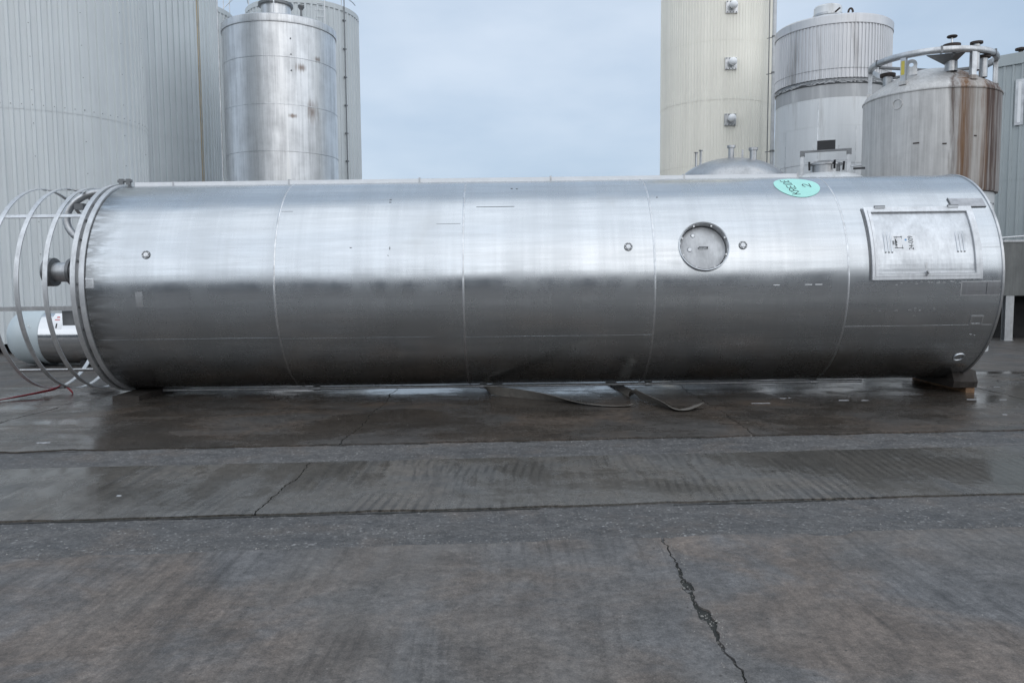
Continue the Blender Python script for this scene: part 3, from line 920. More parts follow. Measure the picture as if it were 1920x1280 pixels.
# ------------------------------------------------------------------ silo with ribbed aluminium collar
X7, Y7, r7 = 8.81, 22.33, 1.45
t7 = tag(empty('collared_silo', (X7, Y7, 0), (0, 0, -atan2(X7, Y7))), 'white coated silo with a ribbed aluminium collar on its upper part', 'silo')
rib_course(r7 + 0.02, 6.70, 8.12, 96, 0.022, pan=0.45).build('ribbed_collar', 'alu_rib', t7)
lathe('collar_joint', [(r7 + 0.043, 6.93), (r7 + 0.047, 6.935), (r7 + 0.043, 6.94)], 'pipe_dark', t7, 96)
lathe('collar_fascia', [(r7 + 0.0, 8.06), (r7 + 0.058, 8.06), (r7 + 0.062, 8.26), (r7 + 0.02, 8.30)], 'alu_rib', t7, 96)
lathe('roof', [(r7 + 0.02, 8.295), (1.0, 8.44), (0.55, 8.52), (0.3, 8.56)], 'alu_rib', t7, 64)
nk = lathe('roof_neck', [(0.52, 8.48), (0.36, 8.74), (0.36, 8.98), (0.33, 9.02), (0.0, 9.03)], 'white_coat', t7, 40, org=(-0.14, -0.1, -0.12))
lathe('neck_clamp', [(0.36, 8.74), (0.385, 8.75), (0.385, 8.80), (0.36, 8.81)], 'trim', nk, 32, org=(-0.14, -0.1, -0.12))
MB().tube([(0.05, -0.42, 8.66), (0.16, -0.52, 8.72)], 0.025, 6).build('neck_latch', 'rust', nk, True)
MB().tube([(0.42 + 0.055 * cos(q), -0.75, 8.50 + 0.08 * sin(q) * 1.3) for q in [pi * i / 10 for i in range(11)]], 0.026, 8).build('lifting_eye', 'rust', t7, True)
lathe('torn_edge', [(r7 + 0.002, 6.55), (r7 + 0.03, 6.60), (r7 + 0.02, 6.68), (r7 - 0.02, 6.74)], 'pipe_dark', t7, 96)
mb = MB()
rr7 = random.Random(5)
for k in range(90):
    a = radians(-85 + k * 1.9 + rr7.uniform(-1, 1))
    w, z = rr7.uniform(0.015, 0.06), 6.61 + rr7.uniform(-0.035, 0.03)
    M = Matrix.Translation(((r7 + 0.03) * sin(a), -(r7 + 0.03) * cos(a), z)) @ Matrix.Rotation(a, 4, 'Z') @ Matrix.Rotation(rr7.uniform(-.3, .3), 4, 'Y')
    mb.box(-w, w, -0.012, 0.0, -rr7.uniform(.004, .018), rr7.uniform(.004, .014), M)
tag(mb.build('torn_foil', 'grey_coat', t7), kind='stuff')
lathe('stained_band', [(r7 + 0.003, 6.22), (r7 + 0.003, 6.62)], 'grey_coat', t7, 96)
zz = [0.0, 2.0, 3.3, 4.55, 5.50, 6.23]
for i in range(len(zz) - 1):
    lathe('coat_panel', [(r7 + 0.008 * (i % 2), zz[i]), (r7 + 0.008 * (i % 2), zz[i + 1] - 0.004)], 'white_coat', t7, 96)
for k, a0 in enumerate((-50, -12, 25, 48)):
    a = radians(a0)
    M = Matrix.Translation(((r7 + 0.006) * sin(a), -(r7 + 0.006) * cos(a), 0)) @ Matrix.Rotation(a, 4, 'Z')
    MB().box(-0.012, 0.012, -0.008, 0, 4.56 if k % 2 else 3.32, 6.2 if k % 2 else 5.48, M).build('panel_lap', 'weld', t7)

# ------------------------------------------------------------------ rusty tank with guard ring
X8, Y8, r8 = 9.18, 17.77, 1.35
t8 = tag(empty('rusty_tank', (X8, Y8, 0), (0, 0, -atan2(X8, Y8))), 'rust streaked steel tank with a guard ring round its domed top', 'tank')
lathe('shell', [(r8 - 0.06, 3.36), (r8 - 0.01, 3.37), (r8, 3.42), (r8, 5.42)], 'rust_steel', t8, 96)
lathe('shoulder_bead', [(r8, 5.40), (r8 + 0.018, 5.415), (r8 + 0.018, 5.44), (r8 - 0.01, 5.46)], 'rust_steel', t8, 96)
dome = [(1.345, 5.455), (1.315, 5.52), (1.25, 5.59), (1.15, 5.66), (1.0, 5.755), (0.8, 5.87), (0.6, 5.965), (0.4, 6.035), (0.2, 6.08), (0.01, 6.09)]
lathe('dome', dome, 'rust_steel', t8, 96)
lathe('lower_skirt', [(r8 - 0.07, 0.0), (r8 - 0.07, 3.36)], 'white_coat', t8, 64)
for z in (3.12, 2.85, 2.6):
    for k in range(5):
        a = radians(30 + k * 9 + z * 3)
        M = Matrix.Translation(((r8 - 0.068) * sin(a), -(r8 - 0.068) * cos(a), z)) @ Matrix.Rotation(a, 4, 'Z')
        MB().box(-0.05, 0.05, -0.004, 0, -0.015, 0.02, M).build('skirt_mark', 'pipe_dark', t8)
rg = 1.22
prof = [(rg - 0.05, 6.14), (rg + 0.03, 6.14), (rg + 0.05, 6.17), (rg + 0.05, 6.23), (rg + 0.03, 6.26), (rg - 0.05, 6.26)]
lathe('guard_ring', prof, 'trim', t8, 72, closed=True)
for a0 in (-88, -25, 38, 96, 155, -150):
    a = radians(a0)
    rp_ = rg - 0.005
    zb = 5.455 + 0.66 * sqrt(max(0, 1 - (1.12 / r8) ** 2)) - 0.10
    M = Matrix.Translation((rp_ * sin(a), -rp_ * cos(a), 0)) @ Matrix.Rotation(a, 4, 'Z')
    p = MB().box(-0.055, 0.055, -0.04, 0.04, 5.60, 6.145, M).build('guard_post', 'trim', t8)
    MB().box(-0.075, 0.075, -0.06, 0.07, 5.60, 5.68, M).build('post_foot', 'rust_steel', p)
    if a0 == -25:
        MB().box(-0.035, 0.035, -0.046, -0.041, 5.80, 6.08, M).build('yellow_tag', 'yellow', p)
for a0 in (-57, 8, 68):
    a = radians(a0)
    M = Matrix.Translation((rg * sin(a), -rg * cos(a), 0)) @ Matrix.Rotation(a, 4, 'Z')
    MB().box(-0.02, 0.02, -0.056, 0.05, 6.13, 6.27, M).build('ring_joint', 'pipe_dark', t8)
# bracing plates under the ring
for a0, a1 in ((-120, -60), (20, 110)):
    mb = MB()
    P = [Vector((1.16 * sin(radians(q)), -1.16 * cos(radians(q)), 6.13)) for q in (a0, (a0 + a1) / 2, a1)]
    c = Vector((0.25, -0.05, 6.02))
    mb.tube([P[0], c], 0.035, 6)
    mb.tube([P[2], c], 0.035, 6)
    mb.build('ring_brace', 'pipe_dark', t8, True)
MB().add([(-0.1, -1.12, 6.13), (0.60, -1.02, 6.13), (0.36, -0.62, 5.98), (0.30, -0.62, 5.98), (-0.1, -1.12, 6.145), (0.60, -1.02, 6.145), (0.36, -0.62, 6.0), (0.30, -0.62, 6.0)],
         [(0, 1, 2, 3), (7, 6, 5, 4), (0, 4, 5, 1), (1, 5, 6, 2), (2, 6, 7, 3), (3, 7, 4, 0)]).build('gusset_plate', 'pipe_dark', t8)
nz = lathe('top_nozzle', [(0.12, 5.85), (0.12, 6.34)], 'dome_steel', t8, 24, org=(0.36, -0.72, 0))
lathe('nozzle_flange', [(0.0, 6.40), (0.17, 6.40), (0.17, 6.33), (0.1, 6.33)], 'rust', nz, 24, org=(0.36, -0.72, 0))
MB().tube([(0.36, -0.72, 6.40), (0.36, -0.72, 6.56)], 0.022, 8).build('valve_stem', 'weld', nz, True)
lathe('handwheel', [(0.0, 6.585), (0.09, 6.58), (0.105, 6.56), (0.09, 6.54), (0.0, 6.545)], 'rust', nz, 20, org=(0.36, -0.72, 0))
nz2 = lathe('top_nozzle', [(0.08, 5.7), (0.08, 6.10)], 'dome_steel', t8, 20, org=(0.95, -0.55, 0))
lathe('nozzle_flange', [(0.0, 6.14), (0.13, 6.14), (0.13, 6.09), (0.06, 6.09)], 'rust', nz2, 20, org=(0.95, -0.55, 0))
nz3 = lathe('top_nozzle', [(0.07, 5.8), (0.07, 6.34)], 'dome_steel', t8, 20, org=(0.80, -0.85, 0))
lathe('nozzle_flange', [(0.0, 6.36), (0.12, 6.36), (0.12, 6.32), (0.06, 6.32)], 'rust', nz3, 20, org=(0.80, -0.85, 0))
nz4 = lathe('top_nozzle', [(0.1, 5.6), (0.1, 6.0)], 'dome_steel', t8, 20, org=(-0.85, -0.25, 0))
lathe('nozzle_flange', [(0.0, 6.05), (0.16, 6.05), (0.16, 5.99), (0.06, 5.99)], 'rust', nz4, 20, org=(-0.85, -0.25, 0))
mb = MB()
mb.lathe([(0.045, -0.02), (0.115, -0.02), (0.115, 0.02), (0.045, 0.02)], 20, 'Y', (-0.38, -0.80, 6.06), closed=True)
mb.box(-0.495, -0.265, -0.815, -0.785, 5.85, 6.0)
mb.build('lifting_eye', 'dome_steel', t8, True)
a = radians(-27)
PM8 = Matrix.Translation((r8 * sin(a), -r8 * cos(a), 5.20)) @ Matrix.Rotation(a, 4, 'Z')
mb = MB().lathe([(0.085, -0.004), (0.09, -0.012), (0.11, -0.012), (0.115, 0.01)], 28, 'Y')
mb.v = [tuple(PM8 @ Vector(v)) for v in mb.v]
mb.build('round_patch', 'rust_steel', t8, True)
for (a0, z, w) in ((-10, 4.35, 0.06), (12, 4.30, 0.04), (38, 4.45, 0.03)):
    a = radians(a0)
    M = Matrix.Translation(((r8 + 0.001) * sin(a), -(r8 + 0.001) * cos(a), z)) @ Matrix.Rotation(a, 4, 'Z')
    MB().box(-w, w, -0.005, 0, -0.014, 0.014, M).build('scrape', 'rust', t8)

# ------------------------------------------------------------------ domed tank behind the lying tank
X9, Y9, r9 = 4.49, 16.4, 1.10
t9 = tag(empty('domed_tank', (X9, Y9, 0), (0, 0, -atan2(X9, Y9))), 'stainless tank with a shallow dome and stub nozzles in front of the beige silo', 'tank')
lathe('shell', [(r9, 0.0), (r9, 3.42)], 'dome_steel', t9, 80)
lathe('dome', [(r9 * cos(pi / 2 * i / 14), 3.42 + 0.60 * sin(pi / 2 * i / 14)) for i in range(14)] + [(0.01, 4.02)], 'dome_steel', t9, 80)
for (x, y, z0, z1, r) in ((-0.02, -0.25, 3.9, 4.24, 0.055), (0.40, -0.35, 3.8, 4.16, 0.065)):
    nzz = lathe('dome_nozzle', [(r, z0), (r, z1)], 'dome_steel', t9, 18, org=(x, y, 0))
    lathe('nozzle_lip', [(r, z1 - 0.05), (r + 0.025, z1 - 0.05), (r + 0.025, z1), (r - 0.02, z1)], 'dome_steel', nzz, 18, org=(x, y, 0))
MB().box(0.18, 0.215, -0.36, -0.28, 3.9, 4.14).build('lifting_lug', 'dome_steel', t9)
for x in (-0.70, -0.61):
    z1 = 4.10 if x < -0.65 else 4.14
    MB().tube([(x, -0.3, 3.7), (x, -0.3, z1), (x + 0.001, -0.3, z1 + 0.03)], [0.022, 0.022, 0.045], 8).build('vent_stub', 'trim', t9, True)

# ------------------------------------------------------------------ small tank with lid and portal frame
X10, Y10, r10 = 6.83, 17.55, 0.92
t10 = tag(empty('lidded_tank', (X10, Y10, 0), (0, 0, -atan2(X10, Y10))), 'small steel tank with a round lid under a portal frame carrying a black box', 'tank')
lathe('shell', [(r10, 0.0), (r10, 3.55)], 'white_coat', t10, 72)
lathe('dome', [(r10 * cos(pi / 2 * i / 10), 3.55 + 0.34 * sin(pi / 2 * i / 10)) for i in range(10)] + [(0.01, 3.89)], 'white_coat', t10, 72)
lid = lathe('manway_lid', [(0.30, 3.78), (0.30, 3.98), (0.34, 3.985), (0.34, 4.02), (0.2, 4.08), (0.02, 4.10)], 'dome_steel', t10, 40, org=(0, -0.25, 0))
for q in (-150, -60, 0, 60):
    a = radians(q)
    MB().tube([(0.36 * cos(a), -0.25 - 0.36 * abs(sin(a)), 3.88), (0.37 * cos(a), -0.25 - 0.37 * abs(sin(a)), 4.06)], 0.022, 8).build('lid_clamp', 'rubber', lid, True)
for sx in (-1, 1):
    MB().box(sx * 0.46 - 0.035, sx * 0.46 + 0.035, -0.46, -0.36, 3.60, 4.24).build('frame_post', 'trim', t10)
    MB().box(sx * 0.46 - 0.05, sx * 0.46 + 0.05, -0.47, -0.35, 4.18, 4.26).build('post_head', 'pipe_dark', t10)
MB().box(-0.51, 0.51, -0.45, -0.37, 4.262, 4.30).build('frame_beam', 'pipe_dark', t10)
MB().tube([(-0.44, -0.41, 4.06), (0.44, -0.41, 4.08)], 0.008, 6).build('frame_wire', 'trim', t10)
MB().box(-0.17, 0.19, -0.46, -0.34, 4.302, 4.49).build('black_box', 'rubber', t10)
for x in (-0.25, 0.26):
    MB().box(x - 0.02, x + 0.02, -0.43, -0.39, 4.302, 4.38).build('beam_stub', 'trim', t10)
MB().box(0.55, 0.78, -0.40, -0.36, 3.86, 3.90).build('side_bracket', 'rubber', t10)
MB().tube([(0.50, -0.38, 3.94), (0.72, -0.38, 3.94)], 0.02, 6).build('side_bracket', 'trim', t10)
MB().add([(-0.75, -0.6, 3.70), (-0.2, -0.65, 3.70), (-0.2, -0.2, 3.80), (-0.7, -0.2, 3.78)] + [(-0.75, -0.6, 3.73), (-0.2, -0.65, 3.73), (-0.2, -0.2, 3.83), (-0.7, -0.2, 3.81)],
         [(0, 1, 2, 3), (7, 6, 5, 4), (0, 4, 5, 1), (1, 5, 6, 2), (2, 6, 7, 3), (3, 7, 4, 0)]).build('cover_plate', 'rust_steel', t10)

# ------------------------------------------------------------------ grey green clad building at the right edge
bd = tag(empty('clad_building', (14.35, 24.0, 0), (0, 0, radians(-46))), 'grey green ribbed building at the right edge of the picture', 'building')


def rib_wall(x0, x1, z0, z1, period, depth, y=0.0):
    mb = MB()
    prof = []
    x = x0
    while x < x1 - 1e-6:
        for u, d in ((0, 0), (0.62, 0), (0.70, 1), (0.92, 1)):
            prof.append((x + u * period, y - d * depth))
        x += period
    prof.append((x1, y))
    mb.grid([[(px, py, z) for px, py in prof] for z in (z0, z1)])
    return mb


rib_wall(0, 9.2, 0.2, 4.42, 0.23, 0.035).build('wall_sheet', 'green_clad', bd)
rib_wall(0, 9.2, 4.40, 7.75, 0.23, 0.035, -0.006).build('wall_sheet', 'green_clad', bd)
MB().box(-0.02, 9.2, -0.07, 0.3, 7.70, 8.02).build('eaves_fascia', 'green_clad', bd)
MB().box(0.0, 9.2, 0.02, 7.0, 0.0, 7.9).build('building_core', 'green_clad', bd)
vn = MB().box(0.50, 0.72, -0.075, -0.03, 5.95, 7.25).build('slot_window', 'trim', bd)
MB().box(0.57, 0.65, -0.082, -0.074, 6.02, 7.18).build('slot_pane', 'label', vn)
for x in (0.55, 1.3):
    lathe('roof_vent', [(0.06, 8.0), (0.06, 8.1), (0.15, 8.11), (0.15, 8.16), (0.0, 8.2)], 'rust', bd, 16, org=(x, 0.1, 0))

# ------------------------------------------------------------------ dark trough on legs at the right
tr = tag(empty('steel_trough', (12.05, 19.6, 0)), 'dark rectangular steel trough on legs at the right edge behind the lying tank', 'trough')
MB().box(0, 3.2, 0, 1.8, 1.12, 2.44).build('trough_body', 'trough', tr)
MB().box(-0.03, 3.23, -0.03, 1.83, 2.43, 2.48).build('trough_rim', 'trim', tr)
for x in (0.12, 2.9):
    for y in (0.02, 1.6):
        lg = MB().box(x, x + 0.20, y, y + 0.012, 0, 1.13).box(x, x + 0.20, y + 0.14, y + 0.152, 0, 1.13).box(x + 0.095, x + 0.105, y + 0.012, y + 0.14, 0, 1.13)
        lg.build('leg', 'trim', tr)
        MB().box(x - 0.03, x + 0.23, y - 0.03, y + 0.18, 0, 0.016).build('foot_plate', 'trim', tr)
MB().tube([(-0.3, -0.05, 2.52), (3.2, -0.05, 2.75)], 0.018, 8).build('hand_bar', 'white', tr, True)
MB().tube([(0.75, -0.06, 2.46), (0.75, -0.06, 2.60), (1.1, -0.06, 2.60)], 0.016, 8).build('rim_handle', 'pipe_dark', tr, True)
MB().box(0.3, 3.0, 0.9, 1.0, 0.0, 1.1).build('back_plate', 'dark', tr)
vv = tag(empty('pipe_valve', (11.65, 19.9, 0)), 'small white pipe valve near the ground beside the trough legs', 'valve')
lathe('valve_body', [(0.05, -0.1), (0.05, 0.1)], 'trim', vv, 14, axis='X', org=(0, 0, 0.42))
lathe('valve_flange', [(0.0, -0.04), (0.12, -0.04), (0.12, 0.0), (0.0, 0.0)], 'label', vv, 20, axis='Y', org=(0, -0.06, 0.46))
MB().tube([(0, 0, 0), (0, 0, 0.42)], 0.035, 8).build('valve_pipe', 'trim', vv, True)

# ------------------------------------------------------------------ horizontal pressure vessel at the left
hv = tag(empty('pressure_vessel', (0, 0, 0)), 'small horizontal vessel with pale blue end cap lying behind the railing hoops', 'vessel')
vy, vz, vr = 15.35, 0.58, 0.535
org = (0, vy, vz)
cap = [(0.02, -9.62)] + [(vr * 1.01 * sin(q) ** 0.75, -9.20 - 0.42 * cos(q)) for q in [pi / 2 * i / 10 for i in range(1, 11)]] + [(vr * 1.01, -8.86), (vr * 0.985, -8.85)]
lathe('end_cap', cap, 'vessel_paint', hv, 64, axis='X', org=org)
lathe('cylinder_shell', [(vr * 0.985, -8.86), (vr * 0.985, -7.92)], 'vessel_steel', hv, 64, axis='X', org=org)
lathe('end_flange', [(vr * 0.9, -7.93), (vr * 1.03, -7.93), (vr * 1.03, -7.88), (vr * 0.1, -7.86)], 'rubber', hv, 64, axis='X', org=org)
for x in (-9.0, -8.15):
    MB().box(x - 0.05, x + 0.05, vy - 0.3, vy + 0.3, 0.0, 0.14).build('saddle_foot', 'rubber', hv)


def on_vessel(x, a, off=0.004):
    return (x, vy - (vr * 0.985 + off) * cos(a), vz + (vr * 0.985 + off) * sin(a))


def vessel_patch(name, x0, x1, a0, a1, mat, off=0.004):
    k = 5
    MB().grid([[on_vessel(x0 + (x1 - x0) * i / 2, a0 + (a1 - a0) * j / k, off) for i in range(3)] for j in range(k + 1)]).build(name, mat, hv, True)


vessel_patch('white_label', -8.63, -8.42, radians(18), radians(58), 'label', 0.002)
vessel_patch('red_print', -8.555, -8.50, radians(44), radians(47), 'red_ink')
vessel_patch('red_print', -8.575, -8.48, radians(38), radians(40), 'red_ink')
vessel_patch('dark_print', -8.53, -8.505, radians(20), radians(30), 'ink')
for dx in (0, 0.03):
    MB().lathe([(0.0, -0.012), (0.012, -0.012), (0.012, 0.0)], 10, 'Y', (-9.03 + dx, vy - vr * 1.01 * cos(radians(25 - dx * 80)), vz + vr * 1.01 * sin(radians(25 - dx * 80)))).build('cap_screw', 'label', hv)

# ------------------------------------------------------------------ warehouse behind the viewer (mirrored as the dark band on the tank)
wh = tag(empty('warehouse', (0, -30, 0)), 'long dark warehouse mirrored as the dark band along the tank side', 'warehouse')
MB().box(-55, 55, -20, 0, 0, 7.6).build('wall', 'shed', wh)
MB().box(-55.4, 55.4, -20.4, 0.4, 7.6, 8.0).build('roof', 'shed', wh)
for x in (-38, -22, -6, 10, 26, 42):
    MB().box(x - 2, x + 2, 0, 0.08, 0, 4.6).build('roller_door', 'shed_door', wh)

# ------------------------------------------------------------------ the lying tank
R, D, AX = 1.45, 11.6, 1.566
TILT = radians(0.39)
tk = empty('lying_tank', (0, D, AX), (0, -TILT, 0))
tag(tk, 'huge stainless steel cylindrical tank lying on its side on the wet yard', 'tank')


def S(x, deg, off=0.0):
    a = radians(deg)
    return (x, -(R + off) * cos(a), (R + off) * sin(a))


def shell_section(x0, x1, off, hole=None, name='shell_section'):
    dx = 0.10
    dphi = 2.5
    xs_ = [x0 + (x1 - x0) * i / max(2, int((x1 - x0) / dx)) for i in range(max(2, int((x1 - x0) / dx)) + 1)]
    ps = [-180 + dphi * i for i in range(int(360 / dphi) + 1)]
    if hole:
        hx, hp, hr = hole
        xs_ = sorted(set([x for x in xs_ if abs(x - hx) > hr + 0.06] + [hx + (hr + 0.05) * (i / 24 - 1) for i in range(49)]))
        hd = math.degrees((hr + 0.05) / R)
        ps = sorted(set([p for p in ps if abs(p - hp) > hd + 0.5] + [hp + hd * (i / 24 - 1) for i in range(49)]))
    mb = MB()
    nx = len(xs_)

    def dent(x, p):
        v = Vector((x * 0.9, cos(radians(p)) * 2.2, sin(radians(p)) * 2.2))
        return 0.0035 * mnoise.noise(v) + 0.0015 * mnoise.noise(v * 2.7)
    # oil canning fades out towards the welded ends
    vs = []
    for p in ps:
        for x in xs_:
            e = min(1.0, min(x - x0, x1 - x) / 0.25)
            vs.append(S(x, p, off + dent(x, p) * max(0, e)))
    fs = []
    if hole:
        Ly = R * sin(radians(1))
    for i in range(len(ps) - 1):
        for j in range(nx - 1):
            if hole:
                cx = (xs_[j] + xs_[j + 1]) / 2 - hx
                cp = R * sin(radians((ps[i] + ps[i + 1]) / 2 - hp))
                if hypot(cx, cp) < hr and abs((ps[i] + ps[i + 1]) / 2 - hp) < 40:
                    continue
            fs.append((i * nx + j, i * nx + j + 1, (i + 1) * nx + j + 1, (i + 1) * nx + j))
    mb.add(vs, fs)
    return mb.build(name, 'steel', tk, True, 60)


HX, HP, HR = 2.46, 17.8, 0.305
xb = [-5.42, -3.02, -0.615, 1.825, 4.285, 6.245]
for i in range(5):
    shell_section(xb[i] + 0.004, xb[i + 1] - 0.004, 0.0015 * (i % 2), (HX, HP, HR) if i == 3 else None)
for x in xb[1:-1]:
    mb = MB()
    mb.lathe([(R - 0.004, x - 0.016), (R + 0.004, x - 0.012), (R + 0.008, x), (R + 0.004, x + 0.012), (R - 0.004, x + 0.016)], 160, 'X')
    mb.build('weld_seam', 'weld', tk, True)


def curved(x0, x1, p0, p1, off0, off1, nx=2, npp=None):
    """closed plate following the shell from offset off0 to off1"""
    npp = npp or max(2, int(abs(p1 - p0) / 2.5) + 1)
    X = [x0 + (x1 - x0) * i / nx for i in range(nx + 1)]
    P = [p0 + (p1 - p0) * i / npp for i in range(npp + 1)]
    mb = MB()
    mb.grid([[S(x, p, off1) for x in X] for p in P])
    mb.grid([[S(x, p, off0) for x in X] for p in P], True)
    for x in (x0, x1):
        mb.grid([[S(x, p, o) for o in (off0, off1)] for p in P])
    for p in (p0, p1):
        mb.grid([[S(x, p, o) for o in (off0, off1)] for x in X])
    return mb


for (x0, x1, p) in ((-5.40, -3.04, -27.0), (-3.0, -0.63, -27.6), (-0.6, 1.81, -28.1), (4.30, 6.20, -24.8)):
    curved(x0, x1, p - 0.09, p + 0.09, -0.002, 0.003, 24, 1).build('weld_seam', 'weld' if x0 > 4 else 'steel', tk)

# left end: plate, two flange rings
lathe('end_plate', [(0.01, -5.75), (0.7, -5.66), (R - 0.02, -5.55)], 'trim', tk, 96, axis='X')
lathe('flange_ring', [(R - 0.05, -5.60), (R + 0.028, -5.60), (R + 0.030, -5.535), (R - 0.05, -5.535)], 'rail', tk, 144, axis='X', closed=True)
lathe('flange_ring', [(R - 0.06, -5.490), (R + 0.024, -5.490), (R + 0.026, -5.425), (R - 0.06, -5.425)], 'rail', tk, 144, axis='X', closed=True)
lathe('flange_neck', [(R - 0.035, -5.536), (R - 0.035, -5.489)], 'trim', tk, 144, axis='X')
for k in range(30):
    p = -177 + 12 * k
    M = Matrix.Translation(S(-5.512, p, -0.035)) @ Matrix.Rotation(-radians(p), 4, 'X')
    MB().box(-0.02, 0.02, -0.028, 0.0, -0.012, 0.012, M).build('flange_bolt', 'pipe_dark', tk)
# right end
lathe('end_plate', [(0.01, 6.42), (0.8, 6.35), (R - 0.03, 6.245)], 'trim', tk, 96, axis='X')
lathe('end_rim', [(R - 0.05, 6.235), (R + 0.012, 6.235), (R + 0.014, 6.262), (R - 0.05, 6.262)], 'trim', tk, 144, axis='X', closed=True)

# railing of the tank top: hoops and longitudinal bars
rh = R - 0.015
for x in (-5.945, -6.31, -6.665):
    mb = MB().lathe([(rh - 0.014, x - 0.030), (rh, x - 0.030), (rh, x + 0.030), (rh - 0.014, x + 0.030)], 120, 'X', closed=True)
    mb.build('railing_hoop', 'rail', tk, True)
for p in (43, 88, 133, 178, -135, -50, -9.5):
    M = Matrix.Rotation(-radians(p), 4, 'X')
    MB().box(-6.685, -5.60, -rh + 0.014, -rh + 0.026, -0.028, 0.028, M).build('railing_bar', 'rail', tk)
# nozzle on the end plate
o9 = (0, -0.55, 0.24)
nzl = lathe('end_nozzle', [(0.13, -6.30), (0.14, -6.10), (0.13, -5.92), (0.13, -5.6)], 'trim', tk, 32, axis='X', org=o9)
lathe('nozzle_flange', [(0.0, -6.42), (0.17, -6.42), (0.195, -6.40), (0.195, -6.30), (0.12, -6.29)], 'pipe_dark', nzl, 32, axis='X', org=o9)
lathe('nozzle_flange', [(0.13, -6.085), (0.185, -6.08), (0.185, -6.035), (0.13, -6.03)], 'pipe_dark', nzl, 32, axis='X', org=o9)
lathe('nozzle_sleeve', [(0.165, -6.03), (0.165, -5.68)], 'pipe_dark', nzl, 32, axis='X', org=o9)
# bent vent pipe at the end
pts = []
for i in range(17):
    a = radians(20 + 130 * i / 16)
    pts.append((-5.62 - 0.56 * sin(a), -0.35 - 0.12 * i / 16, 0.98 + 0.38 * cos(a)))
vp = MB().tube([(-5.60, -0.35, 1.36)] + pts + [(-5.66, -0.5, 0.60)], 0.05, 14).build('vent_pipe', 'trim', tk, True)
MB().box(-6.02, -5.90, -0.50, -0.35, 1.10, 1.18).build('pipe_clip', 'pipe_dark', vp)
# junction plate at the railing foot
MB().box(-5.82, -5.62, -1.30, -1.27, -0.46, -0.27, Matrix.Rotation(radians(0), 4, 'X')).build('junction_plate', 'pipe_dark', tk)
# lug at the upper left corner
mb = MB().box(-5.56, -5.50, -0.14, -0.10, R + 0.02, R + 0.10).box(-5.46, -5.40, -0.14, -0.10, R + 0.0, R + 0.10)
mb.tube([(-5.58, -0.12, R + 0.07), (-5.38, -0.12, R + 0.07)], 0.022, 8)
mb.build('top_lug', 'pipe_dark', tk)
# strip along the top
sx = [-5.30, -4.75, -3.12, -1.28, 0.57, 2.45, 4.05]
for i in range(len(sx) - 1):
    p = MB()
    a = -0.17
    p.box(sx[i] + 0.008, sx[i + 1] - 0.008, a - 0.06, a + 0.06, R - 0.03, R + 0.035)
    st = p.build('top_strip', 'white', tk)
    MB().box(sx[i + 1] - 0.012, sx[i + 1] + 0.012, a - 0.065, a + 0.065, R - 0.03, R + 0.05).build('strip_joint', 'trim', st)
# pipe along the bottom
bxs = [-5.25, -2.84, -0.43, 1.96, 4.35, 5.05]
for i in range(len(bxs) - 1):
    c = [S(bxs[i], -84.5, 0.034), S(bxs[i + 1], -84.5, 0.034)]
    pp = MB().tube(c, 0.022, 10).build('bottom_pipe', 'rail', tk, True)
    if i < len(bxs) - 2:
        e = bxs[i + 1]
        MB().tube([S(e - 0.05, -84.5, 0.034), S(e + 0.05, -84.5, 0.034)], 0.034, 10).build('pipe_coupling', 'rail', pp, True)

# manhole
a = radians(HP)
MH = Matrix.Translation((HX, -R * cos(a), R * sin(a))) @ Matrix.Rotation(-a, 4, 'X')   # local -Y points outwards


def mh_lathe(name, prof, mat, parent, nseg=56, org=(0, 0, 0)):
    mb = MB().lathe(prof, nseg, 'Y', org)
    mb.v = [tuple(MH @ Vector(p)) for p in mb.v]
    return mb.build(name, mat, parent, True)


col_ = mh_lathe('manhole', [(HR + 0.004, 0.05), (HR + 0.006, -0.018), (HR + 0.020, -0.024), (HR + 0.022, -0.012), (HR + 0.022, 0.06)], 'door', tk)
mh_lathe('manhole_wall', [(HR + 0.003, -0.020), (HR - 0.002, 0.09)], 'cover', col_)
mh_lathe('manhole_cover', [(0.004, 0.062), (0.15, 0.064), (HR - 0.030, 0.072), (HR - 0.012, 0.078), (HR - 0.01, 0.10)], 'cover', col_)
for k in range(8):
    q = radians(22 + 45 * k)
    M = MH @ Matrix.Rotation(q, 4, 'Y')
    MB().box(HR - 0.020, HR + 0.004, -0.008, 0.010, -0.010, 0.010, M).build('cover_clip', 'trim', col_)
hb = MB()
hp_ = [(-0.055, 0.065, 0), (-0.055, 0.025, 0), (0.055, 0.025, 0), (0.055, 0.065, 0)]
hb.tube([MH @ Vector((x, y, z - 0.0)) for x, y, z in hp_], 0.009, 8)
hb.build('cover_handle', 'pipe_dark', col_, True)
for (x, z, r_) in ((-0.17, -0.02, 0.035), (-0.12, 0.17, 0.03)):
    mh_lathe('cover_dimple', [(0.0, 0.055), (r_ * 0.7, 0.058), (r_, 0.068)], 'door', col_, 16, (x, 0, z))

